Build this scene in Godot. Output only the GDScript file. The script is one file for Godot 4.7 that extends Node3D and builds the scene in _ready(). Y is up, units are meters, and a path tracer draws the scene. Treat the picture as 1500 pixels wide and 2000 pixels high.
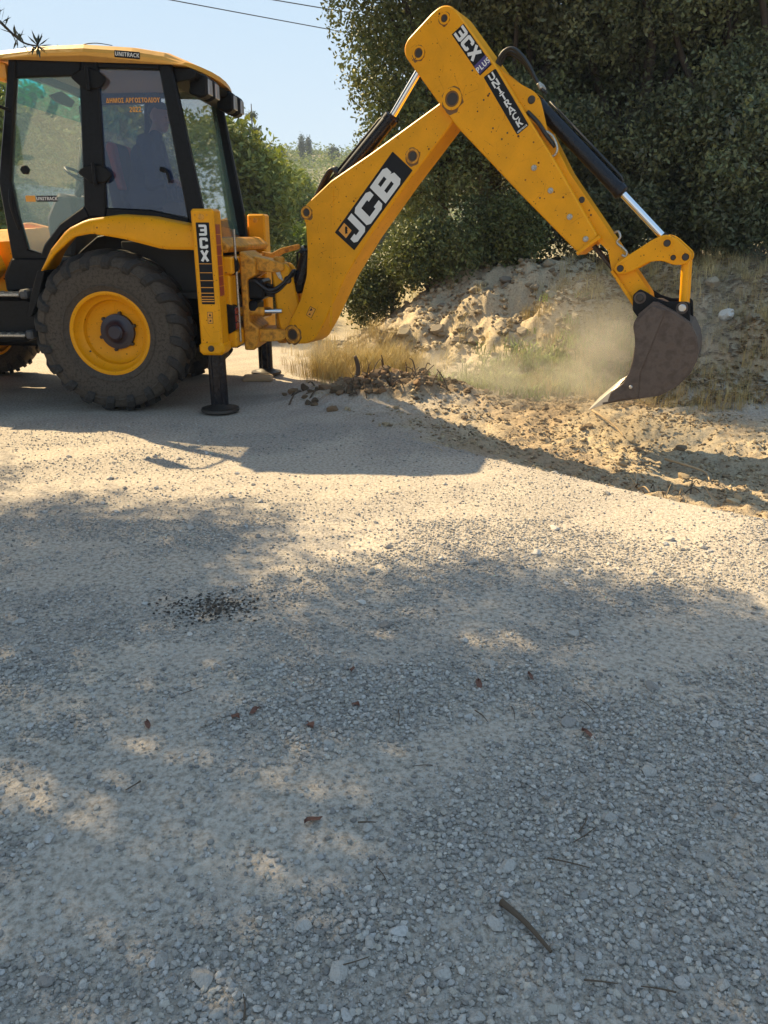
extends Node3D
# A yellow backhoe loader digging beside a gravel road; y up, metres.
# The eye stands at the origin of the plan, 1.576 m above the road, looking along -z.

const SUN := Vector3(0.80, -1.0, 0.74)
var rng := RandomNumberGenerator.new()
var n1 := FastNoiseLite.new()
var n2 := FastNoiseLite.new()
var n3 := FastNoiseLite.new()
var M := {}
var XF := Transform3D()
var names := {}

# ---------------------------------------------------------------- helpers
func lin(r: float, g: float, b: float, a := 1.0) -> Color:
	var c := Color(r, g, b).linear_to_srgb()
	c.a = a
	return c

func ss(a: float, b: float, x: float) -> float:
	return smoothstep(a, b, x)

func mb() -> SurfaceTool:
	var st := SurfaceTool.new()
	st.begin(Mesh.PRIMITIVE_TRIANGLES)
	return st

func tri(st: SurfaceTool, a: Vector3, b: Vector3, c: Vector3) -> void:
	st.add_vertex(XF * a)
	st.add_vertex(XF * b)
	st.add_vertex(XF * c)

func quad(st: SurfaceTool, a: Vector3, b: Vector3, c: Vector3, d: Vector3) -> void:
	tri(st, a, b, c)
	tri(st, a, c, d)

func mesh_of(st: SurfaceTool) -> ArrayMesh:
	st.generate_normals()
	return st.commit()

func part(called: String, st: SurfaceTool, m: Material, parent: Node, xf := Transform3D()) -> MeshInstance3D:
	return put(called, mesh_of(st), m, parent, xf)

func put(called: String, mesh: Mesh, m: Material, parent: Node, xf := Transform3D()) -> MeshInstance3D:
	var o := MeshInstance3D.new()
	o.name = called
	o.mesh = mesh
	o.material_override = m
	o.transform = xf
	parent.add_child(o, true)
	return o

func numbered(called: String) -> String:
	var k: int = names.get(called, -1) + 1
	names[called] = k
	return called if k == 0 else "%s_%03d" % [called, k]

func tag(o: Node, label: String, category: String, group := "", kind := "") -> void:
	o.set_meta("label", label)
	o.set_meta("category", category)
	if group:
		o.set_meta("group", group)
	if kind:
		o.set_meta("kind", kind)

func thing(called: String, label: String, category: String, at := Vector3.ZERO, group := "") -> Node3D:
	var o := Node3D.new()
	o.name = numbered(called)
	o.position = at
	add_child(o)
	tag(o, label, category, group)
	return o

func one(called: String, mesh: Mesh, m: Material, label: String, category: String, xf := Transform3D(), group := "", kind := "") -> MeshInstance3D:
	var o := MeshInstance3D.new()
	o.name = numbered(called)
	o.mesh = mesh
	o.material_override = m
	o.transform = xf
	add_child(o)
	tag(o, label, category, group, kind)
	return o

func pv(a: Array) -> PackedVector2Array:
	var p := PackedVector2Array()
	for k in range(0, a.size(), 2):
		p.append(Vector2(a[k], a[k + 1]))
	return p

func ccw(p: PackedVector2Array) -> PackedVector2Array:
	var s := 0.0
	for i in p.size():
		var q := p[(i + 1) % p.size()]
		s += p[i].x * q.y - q.x * p[i].y
	var r := p.duplicate()
	if s < 0:
		r.reverse()
	return r

func inset(p: PackedVector2Array, d: float) -> PackedVector2Array:
	var r := PackedVector2Array()
	var n := p.size()
	for i in n:
		var e0 := (p[i] - p[(i + n - 1) % n]).normalized()
		var e1 := (p[(i + 1) % n] - p[i]).normalized()
		var a := Vector2(-e0.y, e0.x)
		var b := Vector2(-e1.y, e1.x)
		var m := a + b
		var k := m.length_squared()
		r.append(p[i] + (m * (2.0 / k) if k > 0.6 else m.normalized()) * d)
	return r

# rounds the corners of an outline
func soft(p: PackedVector2Array, rad: float, steps := 3) -> PackedVector2Array:
	var r := PackedVector2Array()
	var n := p.size()
	for i in n:
		var a := p[(i + n - 1) % n]
		var b := p[i]
		var c := p[(i + 1) % n]
		var d := minf(rad, minf(a.distance_to(b), c.distance_to(b)) * 0.45)
		var s := b + (a - b).normalized() * d
		var e := b + (c - b).normalized() * d
		for k in steps + 1:
			var t := float(k) / steps
			r.append(s.lerp(b, t).lerp(b.lerp(e, t), t))
	return r

# outline in x, y pushed from z = w0 to w1, edges chamfered by bev
func prism(st: SurfaceTool, outline: PackedVector2Array, w0: float, w1: float, bev := 0.006) -> void:
	var p := ccw(outline)
	var q := inset(p, bev) if bev > 0.0 else p
	var n := p.size()
	st.set_smooth_group(-1)
	var idx := Geometry2D.triangulate_polygon(q)
	while idx.is_empty() and bev > 0.0:
		bev = bev * 0.5 if bev > 0.001 else 0.0
		q = inset(p, bev) if bev > 0.0 else p
		idx = Geometry2D.triangulate_polygon(q)
	if idx.is_empty():
		push_warning("an outline could not be filled")
		print("NOFILL ", outline)
	for k in range(0, idx.size(), 3):
		var a := q[idx[k]]
		var b := q[idx[k + 1]]
		var c := q[idx[k + 2]]
		if (b - a).cross(c - a) < 0:
			var t := b
			b = c
			c = t
		tri(st, Vector3(a.x, a.y, w1), Vector3(c.x, c.y, w1), Vector3(b.x, b.y, w1))
		tri(st, Vector3(a.x, a.y, w0), Vector3(b.x, b.y, w0), Vector3(c.x, c.y, w0))
	for i in n:
		var j := (i + 1) % n
		var a0 := Vector3(p[i].x, p[i].y, w0 + bev)
		var b0 := Vector3(p[j].x, p[j].y, w0 + bev)
		var a1 := Vector3(p[i].x, p[i].y, w1 - bev)
		var b1 := Vector3(p[j].x, p[j].y, w1 - bev)
		quad(st, a0, a1, b1, b0)
		if bev > 0.0:
			var c1 := Vector3(q[i].x, q[i].y, w1)
			var d1 := Vector3(q[j].x, q[j].y, w1)
			var c0 := Vector3(q[i].x, q[i].y, w0)
			var d0 := Vector3(q[j].x, q[j].y, w0)
			quad(st, a1, c1, d1, b1)
			quad(st, c0, a0, b0, d0)

func rect(x0: float, y0: float, x1: float, y1: float, c := 0.0) -> PackedVector2Array:
	if c <= 0.0:
		return pv([x0, y0, x1, y0, x1, y1, x0, y1])
	return pv([x0 + c, y0, x1 - c, y0, x1, y0 + c, x1, y1 - c, x1 - c, y1, x0 + c, y1, x0, y1 - c, x0, y0 + c])

func box(st: SurfaceTool, lo: Vector3, hi: Vector3, bev := 0.008) -> void:
	var b := minf(bev, minf(hi.x - lo.x, minf(hi.y - lo.y, hi.z - lo.z)) * 0.3)
	prism(st, rect(lo.x, lo.y, hi.x, hi.y, b), lo.z, hi.z, b)

func frame_of(d: Vector3) -> Basis:
	var up := Vector3.UP if absf(d.normalized().y) < 0.95 else Vector3.RIGHT
	var z := d.normalized()
	var x := up.cross(z).normalized()
	return Basis(x, z.cross(x), z)

# round bar from a to b with chamfered ends
func bar(st: SurfaceTool, a: Vector3, b: Vector3, r: float, sides := 16, r2 := -1.0) -> void:
	var e := r if r2 < 0 else r2
	var f := frame_of(b - a)
	var len := a.distance_to(b)
	var bev := minf(minf(r, e) * 0.25, len * 0.2)
	var prof := [[r - bev, 0.0], [r, bev], [e, len - bev], [e - bev, len]]
	var rings := []
	for p in prof:
		var ring := []
		for k in sides:
			var t := TAU * k / sides
			ring.append(a + f * Vector3(cos(t) * p[0], sin(t) * p[0], p[1]))
		rings.append(ring)
	for i in 3:
		st.set_smooth_group(1 if i == 1 else 2 + i)
		for k in sides:
			var j := (k + 1) % sides
			quad(st, rings[i][k], rings[i + 1][k], rings[i + 1][j], rings[i][j])
	st.set_smooth_group(-1)
	for k in range(1, sides - 1):
		tri(st, rings[0][0], rings[0][k], rings[0][k + 1])
		tri(st, rings[3][0], rings[3][k + 1], rings[3][k])

func tube(st: SurfaceTool, pts: Array, r: float, sides := 8, r_end := -1.0) -> void:
	st.set_smooth_group(1)
	var prev := []
	var n := pts.size()
	var f := frame_of(pts[1] - pts[0])
	for i in n:
		var d: Vector3 = (pts[mini(i + 1, n - 1)] - pts[maxi(i - 1, 0)]).normalized()
		var x: Vector3 = (f.x - d * f.x.dot(d)).normalized()
		f = Basis(x, d.cross(x), d)
		var rr := r if r_end < 0 else lerpf(r, r_end, float(i) / (n - 1))
		var ring := []
		for k in sides:
			var t := TAU * k / sides
			ring.append(pts[i] + f.x * cos(t) * rr + f.y * sin(t) * rr)
		if i > 0:
			for k in sides:
				var j := (k + 1) % sides
				quad(st, prev[k], ring[k], ring[j], prev[j])
		prev = ring
		if i == 0 or i == n - 1:
			for k in range(1, sides - 1):
				if i == 0:
					tri(st, ring[0], ring[k], ring[k + 1])
				else:
					tri(st, ring[0], ring[k + 1], ring[k])

func curve(pts: Array, per := 6) -> Array:
	var out := []
	var n := pts.size()
	for i in n - 1:
		var a: Vector3 = pts[maxi(i - 1, 0)]
		var b: Vector3 = pts[i]
		var c: Vector3 = pts[i + 1]
		var d: Vector3 = pts[mini(i + 2, n - 1)]
		for k in per:
			out.append(b.cubic_interpolate(c, a, d, float(k) / per))
	out.append(pts[n - 1])
	return out

# profile of [radius, z] turned about the z axis
func lathe(st: SurfaceTool, prof: Array, segs := 48) -> void:
	for i in prof.size() - 1:
		var p = prof[i]
		var q = prof[i + 1]
		var g := 1 if p.size() < 3 else int(p[2])
		st.set_smooth_group(g)
		for k in segs:
			var t := TAU * k / segs
			var u := TAU * (k + 1) / segs
			var a := Vector3(cos(t) * p[0], sin(t) * p[0], p[1])
			var b := Vector3(cos(u) * p[0], sin(u) * p[0], p[1])
			var c := Vector3(cos(u) * q[0], sin(u) * q[0], q[1])
			var d := Vector3(cos(t) * q[0], sin(t) * q[0], q[1])
			if p[0] > 0.0005:
				tri(st, a, b, c)
			if q[0] > 0.0005:
				tri(st, a, c, d)

# closed sections (same count) joined into a skin, ends capped by a fan
func loft(st: SurfaceTool, secs: Array, caps := true, group := 1) -> void:
	st.set_smooth_group(group)
	var n: int = secs[0].size()
	for i in secs.size() - 1:
		for k in n:
			var j := (k + 1) % n
			quad(st, secs[i][k], secs[i][j], secs[i + 1][j], secs[i + 1][k])
	if caps:
		st.set_smooth_group(-1)
		for k in range(1, n - 1):
			tri(st, secs[0][0], secs[0][k + 1], secs[0][k])
			var e: Array = secs[secs.size() - 1]
			tri(st, e[0], e[k], e[k + 1])

# ---------------------------------------------------------------- materials
func noise_tex(freq: float, ramp: Array, size := 512, seed_ := 1, kind := FastNoiseLite.TYPE_SIMPLEX_SMOOTH, oct := 5) -> NoiseTexture2D:
	var t := NoiseTexture2D.new()
	var n := FastNoiseLite.new()
	n.noise_type = kind
	n.frequency = freq
	n.seed = seed_
	n.fractal_octaves = oct
	n.fractal_gain = 0.6
	t.noise = n
	t.width = size
	t.height = size
	t.seamless = true
	t.seamless_blend_skirt = 0.2
	var g := Gradient.new()
	var off := PackedFloat32Array()
	var col := PackedColorArray()
	for r in ramp:
		off.append(r[0])
		col.append(r[1])
	g.offsets = off
	g.colors = col
	t.color_ramp = g
	return t

func bump_tex(freq: float, strength: float, size := 512, seed_ := 1, kind := FastNoiseLite.TYPE_SIMPLEX_SMOOTH, oct := 5) -> NoiseTexture2D:
	var t := NoiseTexture2D.new()
	var n := FastNoiseLite.new()
	n.noise_type = kind
	n.frequency = freq
	n.seed = seed_
	n.fractal_octaves = oct
	n.fractal_gain = 0.65
	t.noise = n
	t.width = size
	t.height = size
	t.seamless = true
	t.as_normal_map = true
	t.bump_strength = strength
	return t

func mat(called: String, c: Color, rough := 0.6, metal := 0.0) -> StandardMaterial3D:
	var m := StandardMaterial3D.new()
	m.resource_name = called
	m.albedo_color = c
	m.roughness = rough
	m.metallic = metal
	M[called] = m
	return m

func worn(m: StandardMaterial3D, tex: Texture2D, scale: float, world := false) -> StandardMaterial3D:
	m.albedo_texture = tex
	m.uv1_triplanar = true
	m.uv1_world_triplanar = world
	m.uv1_scale = Vector3.ONE * scale
	return m

func bumped(m: StandardMaterial3D, tex: Texture2D, amount: float) -> StandardMaterial3D:
	m.normal_enabled = true
	m.normal_texture = tex
	m.normal_scale = amount
	return m

# a painted working surface: faint dust mottling, hair scratches, stone chips down to primer and rust
func work_worn() -> ImageTexture:
	var r := RandomNumberGenerator.new()
	r.seed = 77
	var n := FastNoiseLite.new()
	n.frequency = 0.006
	n.fractal_octaves = 6
	n.seed = 8
	var im := Image.create(512, 512, false, Image.FORMAT_RGB8)
	for y in 512:
		for x in 512:
			var v := n.get_noise_2d(x * 2.0, y * 2.0)
			var f := n.get_noise_2d(x * 28.0, y * 28.0)
			var g := 0.95 + 0.06 * v + 0.02 * f
			im.set_pixel(x, y, Color(g, g * (1.0 - 0.01 * v), minf(g * (1.0 + 0.3 * maxf(0.0, -v)), 1.0)))
	im.resize(1024, 1024, Image.INTERPOLATE_CUBIC)
	for k in 230:
		var p := Vector2(r.randf() * 1024.0, r.randf() * 1024.0)
		var a := r.randf() * TAU
		var c := Color(0.55, 0.42, 0.35) if r.randf() < 0.35 else Color(0.82, 0.76, 0.7)
		for i in int(r.randf_range(8.0, 70.0)):
			a += r.randf_range(-0.05, 0.05)
			p += Vector2(cos(a), sin(a))
			var q := Vector2i(posmod(int(p.x), 1024), posmod(int(p.y), 1024))
			im.set_pixelv(q, im.get_pixelv(q).lerp(c, r.randf_range(0.3, 0.9)))
	for k in 620:
		var p := Vector2(r.randf() * 1024.0, r.randf() * 1024.0)
		var s := r.randf_range(0.6, 2.6) if r.randf() < 0.92 else r.randf_range(2.6, 5.0)
		var c := Color(0.3, 0.17, 0.12) if r.randf() < 0.6 else Color(0.55, 0.45, 0.4)
		for y in range(-5, 6):
			for x in range(-5, 6):
				if Vector2(x, y).length() < s * r.randf_range(0.7, 1.15):
					im.set_pixel(posmod(int(p.x) + x, 1024), posmod(int(p.y) + y, 1024), c)
	return ImageTexture.create_from_image(im)

func make_materials() -> void:
	var grime := noise_tex(0.006, [[0.0, Color(0.9, 0.89, 0.88)], [0.35, Color(0.965, 0.96, 0.955)], [0.6, Color(0.985, 0.985, 0.985)], [1.0, Color(1, 1, 1)]], 1024, 3, FastNoiseLite.TYPE_SIMPLEX_SMOOTH, 7)
	var scuff := noise_tex(0.02, [[0.0, Color(0.55, 0.5, 0.45)], [0.32, Color(0.8, 0.78, 0.74)], [0.6, Color(1, 1, 1)], [1.0, Color(0.85, 0.83, 0.8)]], 512, 9)
	var orange_peel := bump_tex(0.06, 1.2, 256, 4)
	var rust := noise_tex(0.014, [[0.0, Color(0.72, 0.66, 0.62)], [0.35, Color(0.84, 0.79, 0.76)], [0.6, Color(0.95, 0.92, 0.9)], [0.8, Color(0.9, 0.84, 0.78)], [1.0, Color(1, 0.98, 0.95)]], 1024, 12, FastNoiseLite.TYPE_SIMPLEX_SMOOTH, 7)
	var y := worn(mat("yellow_paint", lin(0.86, 0.36, 0.003), 0.42), work_worn(), 0.55)
	y.metallic_specular = 0.32
	bumped(y, orange_peel, 0.12)
	var yd := worn(mat("dusty_yellow_paint", lin(0.74, 0.32, 0.02), 0.6), scuff, 1.2)
	bumped(yd, orange_peel, 0.25)
	var yr := worn(mat("roof_yellow", lin(0.78, 0.38, 0.05), 0.45), grime, 0.7)
	bumped(yr, orange_peel, 0.15)
	worn(mat("black_paint", lin(0.006, 0.006, 0.0075), 0.4), scuff, 2.0).metallic_specular = 0.3
	worn(mat("black_plastic", lin(0.008, 0.008, 0.009), 0.5), scuff, 3.0).metallic_specular = 0.3
	worn(mat("cylinder_black", lin(0.008, 0.008, 0.012), 0.26), grime, 2.0).metallic_specular = 0.4
	mat("chrome", lin(0.78, 0.78, 0.8), 0.09, 1.0)
	worn(mat("zinc", lin(0.5, 0.48, 0.44), 0.42, 0.8), scuff, 6.0)
	var tyre := worn(mat("tyre_rubber", lin(0.034, 0.03, 0.027), 0.85), scuff, 4.0)
	bumped(tyre, bump_tex(0.05, 3.0, 256, 21), 0.35)
	worn(mat("dusty_sidewall", lin(0.075, 0.06, 0.046), 0.9), scuff, 3.0)
	var st := worn(mat("bucket_steel", lin(0.115, 0.094, 0.083), 0.55, 0.25), rust, 0.8)
	bumped(st, bump_tex(0.03, 3.0, 512, 31), 0.3)
	mat("worn_steel", lin(0.55, 0.53, 0.5), 0.3, 0.9)
	mat("pin_steel", lin(0.05, 0.042, 0.036), 0.5, 0.5)
	mat("grease", lin(0.16, 0.07, 0.012), 0.5)
	mat("hub_grease", lin(0.022, 0.018, 0.03), 0.35)
	mat("decal_black", lin(0.008, 0.008, 0.01), 0.4).metallic_specular = 0.3
	mat("decal_white", lin(0.7, 0.69, 0.66), 0.4)
	mat("decal_orange", lin(0.72, 0.3, 0.03), 0.45)
	mat("decal_purple", lin(0.05, 0.035, 0.16), 0.4)
	mat("decal_red", lin(0.3, 0.035, 0.03), 0.4)
	mat("lamp_red", lin(0.2, 0.012, 0.01), 0.2)
	mat("lens_clear", lin(0.35, 0.36, 0.38), 0.12)
	mat("headliner", lin(0.3, 0.27, 0.2), 0.9)
	mat("seat_black", lin(0.02, 0.02, 0.022), 0.85)
	mat("seat_red", lin(0.32, 0.05, 0.02), 0.8)
	mat("cab_grey", lin(0.06, 0.06, 0.062), 0.7)
	mat("cab_floor", lin(0.035, 0.033, 0.03), 0.9)
	mat("hose_rubber", lin(0.012, 0.012, 0.013), 0.5)
	mat("hi_vis", lin(0.62, 0.7, 0.05), 0.8)
	for g in [["glass", Color(0.7, 0.86, 0.78, 0.08)], ["glass_sky_haze", Color(0.09, 0.19, 0.36, 0.36)], ["glass_rear", Color(0.5, 0.66, 0.62, 0.16)]]:  # near side window: bluish haze of reflected sky is painted into its colour
		var m := mat(g[0], g[1], 0.03)
		m.transparency = BaseMaterial3D.TRANSPARENCY_ALPHA
		m.metallic_specular = 0.5
	var cy := mat("glass_cyan", Color(0.0, 0.86, 0.82, 0.04), 0.02)
	cy.transparency = BaseMaterial3D.TRANSPARENCY_ALPHA
	cy.refraction_enabled = true
	cy.refraction_scale = 0.05
	# ground and stones: colour comes from the vertices or from the copies
	var gr := mat("ground", Color(1, 1, 1), 0.97)
	gr.vertex_color_use_as_albedo = true
	worn(gr, noise_tex(0.035, [[0.0, Color(0.6, 0.58, 0.55)], [0.35, Color(0.84, 0.83, 0.81)], [0.55, Color(0.95, 0.94, 0.93)], [0.75, Color(1, 1, 1)], [1.0, Color(0.78, 0.77, 0.76)]], 1024, 41, FastNoiseLite.TYPE_SIMPLEX_SMOOTH, 6), 0.9, true)
	bumped(gr, bump_tex(0.06, 7.0, 1024, 43, FastNoiseLite.TYPE_SIMPLEX_SMOOTH, 6), 0.9)
	for nm in ["stone", "soil_clod"]:
		var s := mat(nm, Color(1, 1, 1), 0.95)
		s.vertex_color_use_as_albedo = true
		worn(s, noise_tex(0.03, [[0.0, Color(0.66, 0.65, 0.63)], [0.5, Color(0.95, 0.95, 0.94)], [1.0, Color(0.84, 0.83, 0.82)]], 256, 51), 9.0, true)
		bumped(s, bump_tex(0.05, 5.0, 256, 53), 0.8)
	for nm in [["leaf", 0.55, 0.6], ["dry_grass", 0.85, 0.4], ["far_leaf", 0.75, 0.7]]:
		var l := mat(nm[0], Color(1, 1, 1), nm[1])
		l.vertex_color_use_as_albedo = true
		l.cull_mode = BaseMaterial3D.CULL_DISABLED
		l.backlight_enabled = true
		l.backlight = Color(nm[2], nm[2], nm[2] * 0.5)
		l.metallic_specular = 0.35
	var bk := worn(mat("bark", lin(0.07, 0.055, 0.042), 0.95), scuff, 5.0)
	bumped(bk, bump_tex(0.04, 8.0, 256, 61), 1.0)
	mat("twig", lin(0.09, 0.062, 0.04), 0.9)
	mat("pale_root", lin(0.4, 0.29, 0.17), 0.85)
	mat("fallen_leaf", lin(0.13, 0.055, 0.035), 0.8)
	mat("white_rock", lin(0.62, 0.6, 0.56), 0.9)
	mat("cable", lin(0.03, 0.03, 0.032), 0.6)
	mat("cloth_navy", lin(0.02, 0.03, 0.06), 0.9)
	mat("skin", lin(0.32, 0.17, 0.11), 0.55)
	mat("hair_dark", lin(0.02, 0.016, 0.013), 0.7)

# ---------------------------------------------------------------- the scene
func _ready() -> void:
	var cam := Camera3D.new()
	cam.name = "camera"
	cam.position = Vector3(0, 1.576, 0)
	cam.rotation_degrees = Vector3(-20, 0, 0)
	cam.fov = 67.3
	cam.near = 0.05
	cam.far = 1500.0
	add_child(cam)
	cam.current = true

	var env := Environment.new()
	env.background_mode = Environment.BG_SKY
	var sky := Sky.new()
	var sm := ProceduralSkyMaterial.new()
	sm.sky_top_color = lin(0.165, 0.27, 0.405)
	sm.sky_horizon_color = lin(0.335, 0.39, 0.43)
	sm.sky_curve = 0.3
	sm.ground_bottom_color = lin(0.2, 0.17, 0.13)
	sm.ground_horizon_color = lin(0.45, 0.46, 0.45)
	sm.sun_angle_max = 45.0
	sm.sun_curve = 0.45
	sky.sky_material = sm
	env.sky = sky
	env.tonemap_mode = Environment.TONE_MAPPER_LINEAR
	env.tonemap_exposure = 2.35
	env.sdfgi_enabled = true
	env.ssao_enabled = true
	env.ssil_enabled = true
	env.volumetric_fog_enabled = true
	env.volumetric_fog_density = 0.0
	env.fog_enabled = true
	env.fog_density = 0.001
	env.fog_light_color = Color(0.8, 0.86, 0.92)
	var we := WorldEnvironment.new()
	we.name = "environment"
	we.environment = env
	add_child(we)

	var sun := DirectionalLight3D.new()
	sun.name = "sun"
	sun.light_color = Color(1.0, 0.9, 0.71)
	sun.light_energy = 1.6
	sun.light_angular_distance = 0.5
	sun.shadow_enabled = true
	add_child(sun)
	sun.look_at_from_position(Vector3.ZERO, SUN, Vector3.UP)

	rng.seed = 7
	n1.seed = 5
	n1.frequency = 0.35
	n2.seed = 11
	n2.frequency = 2.2
	n3.seed = 23
	n3.frequency = 9.0
	n3.fractal_octaves = 2
	make_materials()
	make_ground()
	print("ground ", Time.get_ticks_msec())
	make_machine()
	print("machine ", Time.get_ticks_msec())
	make_operator()
	print("operator ", Time.get_ticks_msec())
	make_trees()
	print("trees ", Time.get_ticks_msec(), " leaf triangles ", leaf_tris)
	make_background()
	make_grass()
	print("grass ", Time.get_ticks_msec(), " leaf triangles ", leaf_tris)
	make_stones()
	make_litter()
	make_dust()
	print("done ", Time.get_ticks_msec())

# ---------------------------------------------------------------- ground
func bank_d(x: float, z: float) -> float:
	return (x + 0.3) * 0.55 - (z + 9.2) * 0.835
func bank_s(x: float, z: float) -> float:
	return (x + 0.3) * 0.835 + (z + 9.2) * 0.55
func ditch_d(x: float, z: float) -> float:
	return (x - 1.0) * 0.68 - (z + 5.2) * 0.73
func ditch_s(x: float, z: float) -> float:
	return (x - 1.0) * 0.73 + (z + 5.2) * 0.68

func bank_mask(x: float, z: float) -> float:
	return ss(0.0, 2.4, bank_d(x, z) + n1.get_noise_2d(x * 3.0, z * 3.0) * 0.35) * ss(-1.7, 0.3, bank_s(x, z))

func pile_mask(x: float, z: float) -> float:
	var p := Vector2((x - 0.12) / 1.05, (z + 7.6) / 0.5)
	return exp(-p.length_squared() * 1.6)

# how much of the ground here is freshly dug brown soil
func soil_mask(x: float, z: float) -> float:
	var e := n2.get_noise_2d(x * 0.8, z * 0.8) * 0.35
	var a := ss(0.0, 0.5, ditch_d(x, z) + e - 0.1) * ss(-2.6, -0.9, ditch_s(x, z) + e) * (1.0 - ss(2.3, 3.3, ditch_d(x, z) + e))
	return clampf(maxf(a, ss(0.25, 0.6, pile_mask(x, z) + e * 0.4)), 0.0, 1.0)

func height(x: float, z: float) -> float:
	var far := -z
	var b := bank_mask(x, z)
	var h := b * 1.12 + b * n2.get_noise_2d(x * 0.5, z * 0.5) * 0.22
	h += -0.2 * ss(0.0, 0.42, ditch_d(x, z)) * ss(-1.9, 0.4, ditch_s(x, z)) * (1.0 - ss(1.4, 2.6, ditch_d(x, z)))
	if absf(x) < 7.0 and far < 13.0:
		h += 0.24 * pile_mask(x, z) * (1.0 + 0.6 * n2.get_noise_2d(x * 1.7, z * 1.7))
		var s := soil_mask(x, z)
		h += s * (n2.get_noise_2d(x * 1.6 + 7.0, z * 1.6) * 0.045 + n3.get_noise_2d(x, z) * 0.022)
		h += n2.get_noise_2d(x * 0.35, z * 0.35) * 0.012 + n3.get_noise_2d(x * 0.6, z * 0.6) * 0.004
		# road lip beside the ditch
		var d := ditch_d(x, z)
		h += 0.03 * exp(-pow((d + 0.1) / 0.22, 2.0)) * ss(-0.6, 0.6, ditch_s(x, z))
	h += ss(0.0, 0.3, b) * (n3.get_noise_2d(x * 0.5, z * 0.5) * 0.045 + n2.get_noise_2d(x * 1.3, z * 1.3) * 0.035)
	h += ss(60.0, 170.0, far + absf(x) * 0.15) * (13.5 + n1.get_noise_2d(x * 0.02, z * 0.02) * 5.0)
	return h

func gravel_mask(x: float, z: float) -> float:
	var a := x * 0.92 - z * 0.38
	var b := x * 0.38 + z * 0.92
	return n1.get_noise_2d(a * 1.5 + 9.0, b * 3.2) + 0.55 * n2.get_noise_2d(a * 0.6, b * 0.9 + 5.0) + 0.12

func ground_tint(x: float, z: float) -> Color:
	var v := n2.get_noise_2d(x * 0.45 + 40.0, z * 0.45)
	var w := n1.get_noise_2d(x * 1.6, z * 1.6 + 30.0)
	var c := Color(0.475, 0.42, 0.36)
	c = c.lerp(Color(0.395, 0.355, 0.31), ss(-0.15, 0.35, gravel_mask(x, z)) * 0.8)  # darker fines under gravel, with shade between the stones put into the colour
	c = c.lerp(Color(0.53, 0.475, 0.4), ss(0.1, 0.6, v) * 0.6)
	var s := soil_mask(x, z)
	c = c.lerp(Color(0.49, 0.4, 0.27).lerp(Color(0.37, 0.275, 0.17), ss(-0.3, 0.5, v + w)), s * 0.9)
	c = c.lerp(Color(0.15, 0.1, 0.06), ss(0.35, 0.75, pile_mask(x, z)) * 0.8)
	var b := bank_mask(x, z)
	if b > 0.01:
		var k := ss(1.9, 3.0, bank_s(x, z) + v * 0.6)
		c = c.lerp(Color(0.5, 0.41, 0.28).lerp(Color(0.42, 0.34, 0.225), k), ss(0.02, 0.3, b))
	var f := ss(11.0, 16.0, -z)
	c = c.lerp(Color(0.5, 0.41, 0.25).lerp(Color(0.4, 0.34, 0.2), ss(-0.2, 0.4, v)), f * (1.0 - ss(0.2, 0.8, b)))
	c = c.lerp(Color(0.24, 0.21, 0.12).lerp(Color(0.13, 0.15, 0.07), ss(-0.2, 0.3, n1.get_noise_2d(x * 0.2, z * 0.2))), ss(55.0, 80.0, -z))
	return c

func lines(lo: float, hi: float, step: float, far_lo: float, far_hi: float) -> PackedFloat32Array:
	var a := PackedFloat32Array()
	var left := []
	var v := lo
	var s := step
	while v > far_lo:
		s *= 1.22
		v -= s
		left.append(maxf(v, far_lo))
	left.reverse()
	for q in left:
		a.append(q)
	v = lo
	while v < hi:
		a.append(v)
		v += step
	s = step
	while v < far_hi:
		a.append(v)
		s *= 1.22
		v += s
	a.append(far_hi)
	return a

func make_ground() -> void:
	var xs := lines(-4.6, 5.2, 0.032, -260.0, 260.0)
	var zs := lines(-11.5, -0.9, 0.032, -260.0, 30.0)
	var nx := xs.size()
	var nz := zs.size()
	var hs := PackedFloat32Array()
	hs.resize(nx * nz)
	var vs := PackedVector3Array()
	vs.resize(nx * nz)
	var cs := PackedColorArray()
	cs.resize(nx * nz)
	for j in nz:
		for i in nx:
			var h := height(xs[i], zs[j])
			hs[j * nx + i] = h
			vs[j * nx + i] = Vector3(xs[i], h, zs[j])
			cs[j * nx + i] = ground_tint(xs[i], zs[j])
	var ns := PackedVector3Array()
	ns.resize(nx * nz)
	for j in nz:
		for i in nx:
			var i0 := maxi(i - 1, 0)
			var i1 := mini(i + 1, nx - 1)
			var j0 := maxi(j - 1, 0)
			var j1 := mini(j + 1, nz - 1)
			ns[j * nx + i] = Vector3(-(hs[j * nx + i1] - hs[j * nx + i0]) / (xs[i1] - xs[i0]), 1.0, -(hs[j1 * nx + i] - hs[j0 * nx + i]) / (zs[j1] - zs[j0])).normalized()
	var idx := PackedInt32Array()
	idx.resize((nx - 1) * (nz - 1) * 6)
	var k := 0
	for j in nz - 1:
		for i in nx - 1:
			var a := j * nx + i
			idx[k] = a
			idx[k + 1] = a + 1
			idx[k + 2] = a + nx
			idx[k + 3] = a + 1
			idx[k + 4] = a + nx + 1
			idx[k + 5] = a + nx
			k += 6
	var arr := []
	arr.resize(Mesh.ARRAY_MAX)
	arr[Mesh.ARRAY_VERTEX] = vs
	arr[Mesh.ARRAY_NORMAL] = ns
	arr[Mesh.ARRAY_COLOR] = cs
	arr[Mesh.ARRAY_INDEX] = idx
	var m := ArrayMesh.new()
	m.add_surface_from_arrays(Mesh.PRIMITIVE_TRIANGLES, arr)
	one("ground", m, M.ground, "pale gravel road with a dug brown verge and a dusty bank", "ground", Transform3D(), "", "structure")

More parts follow.
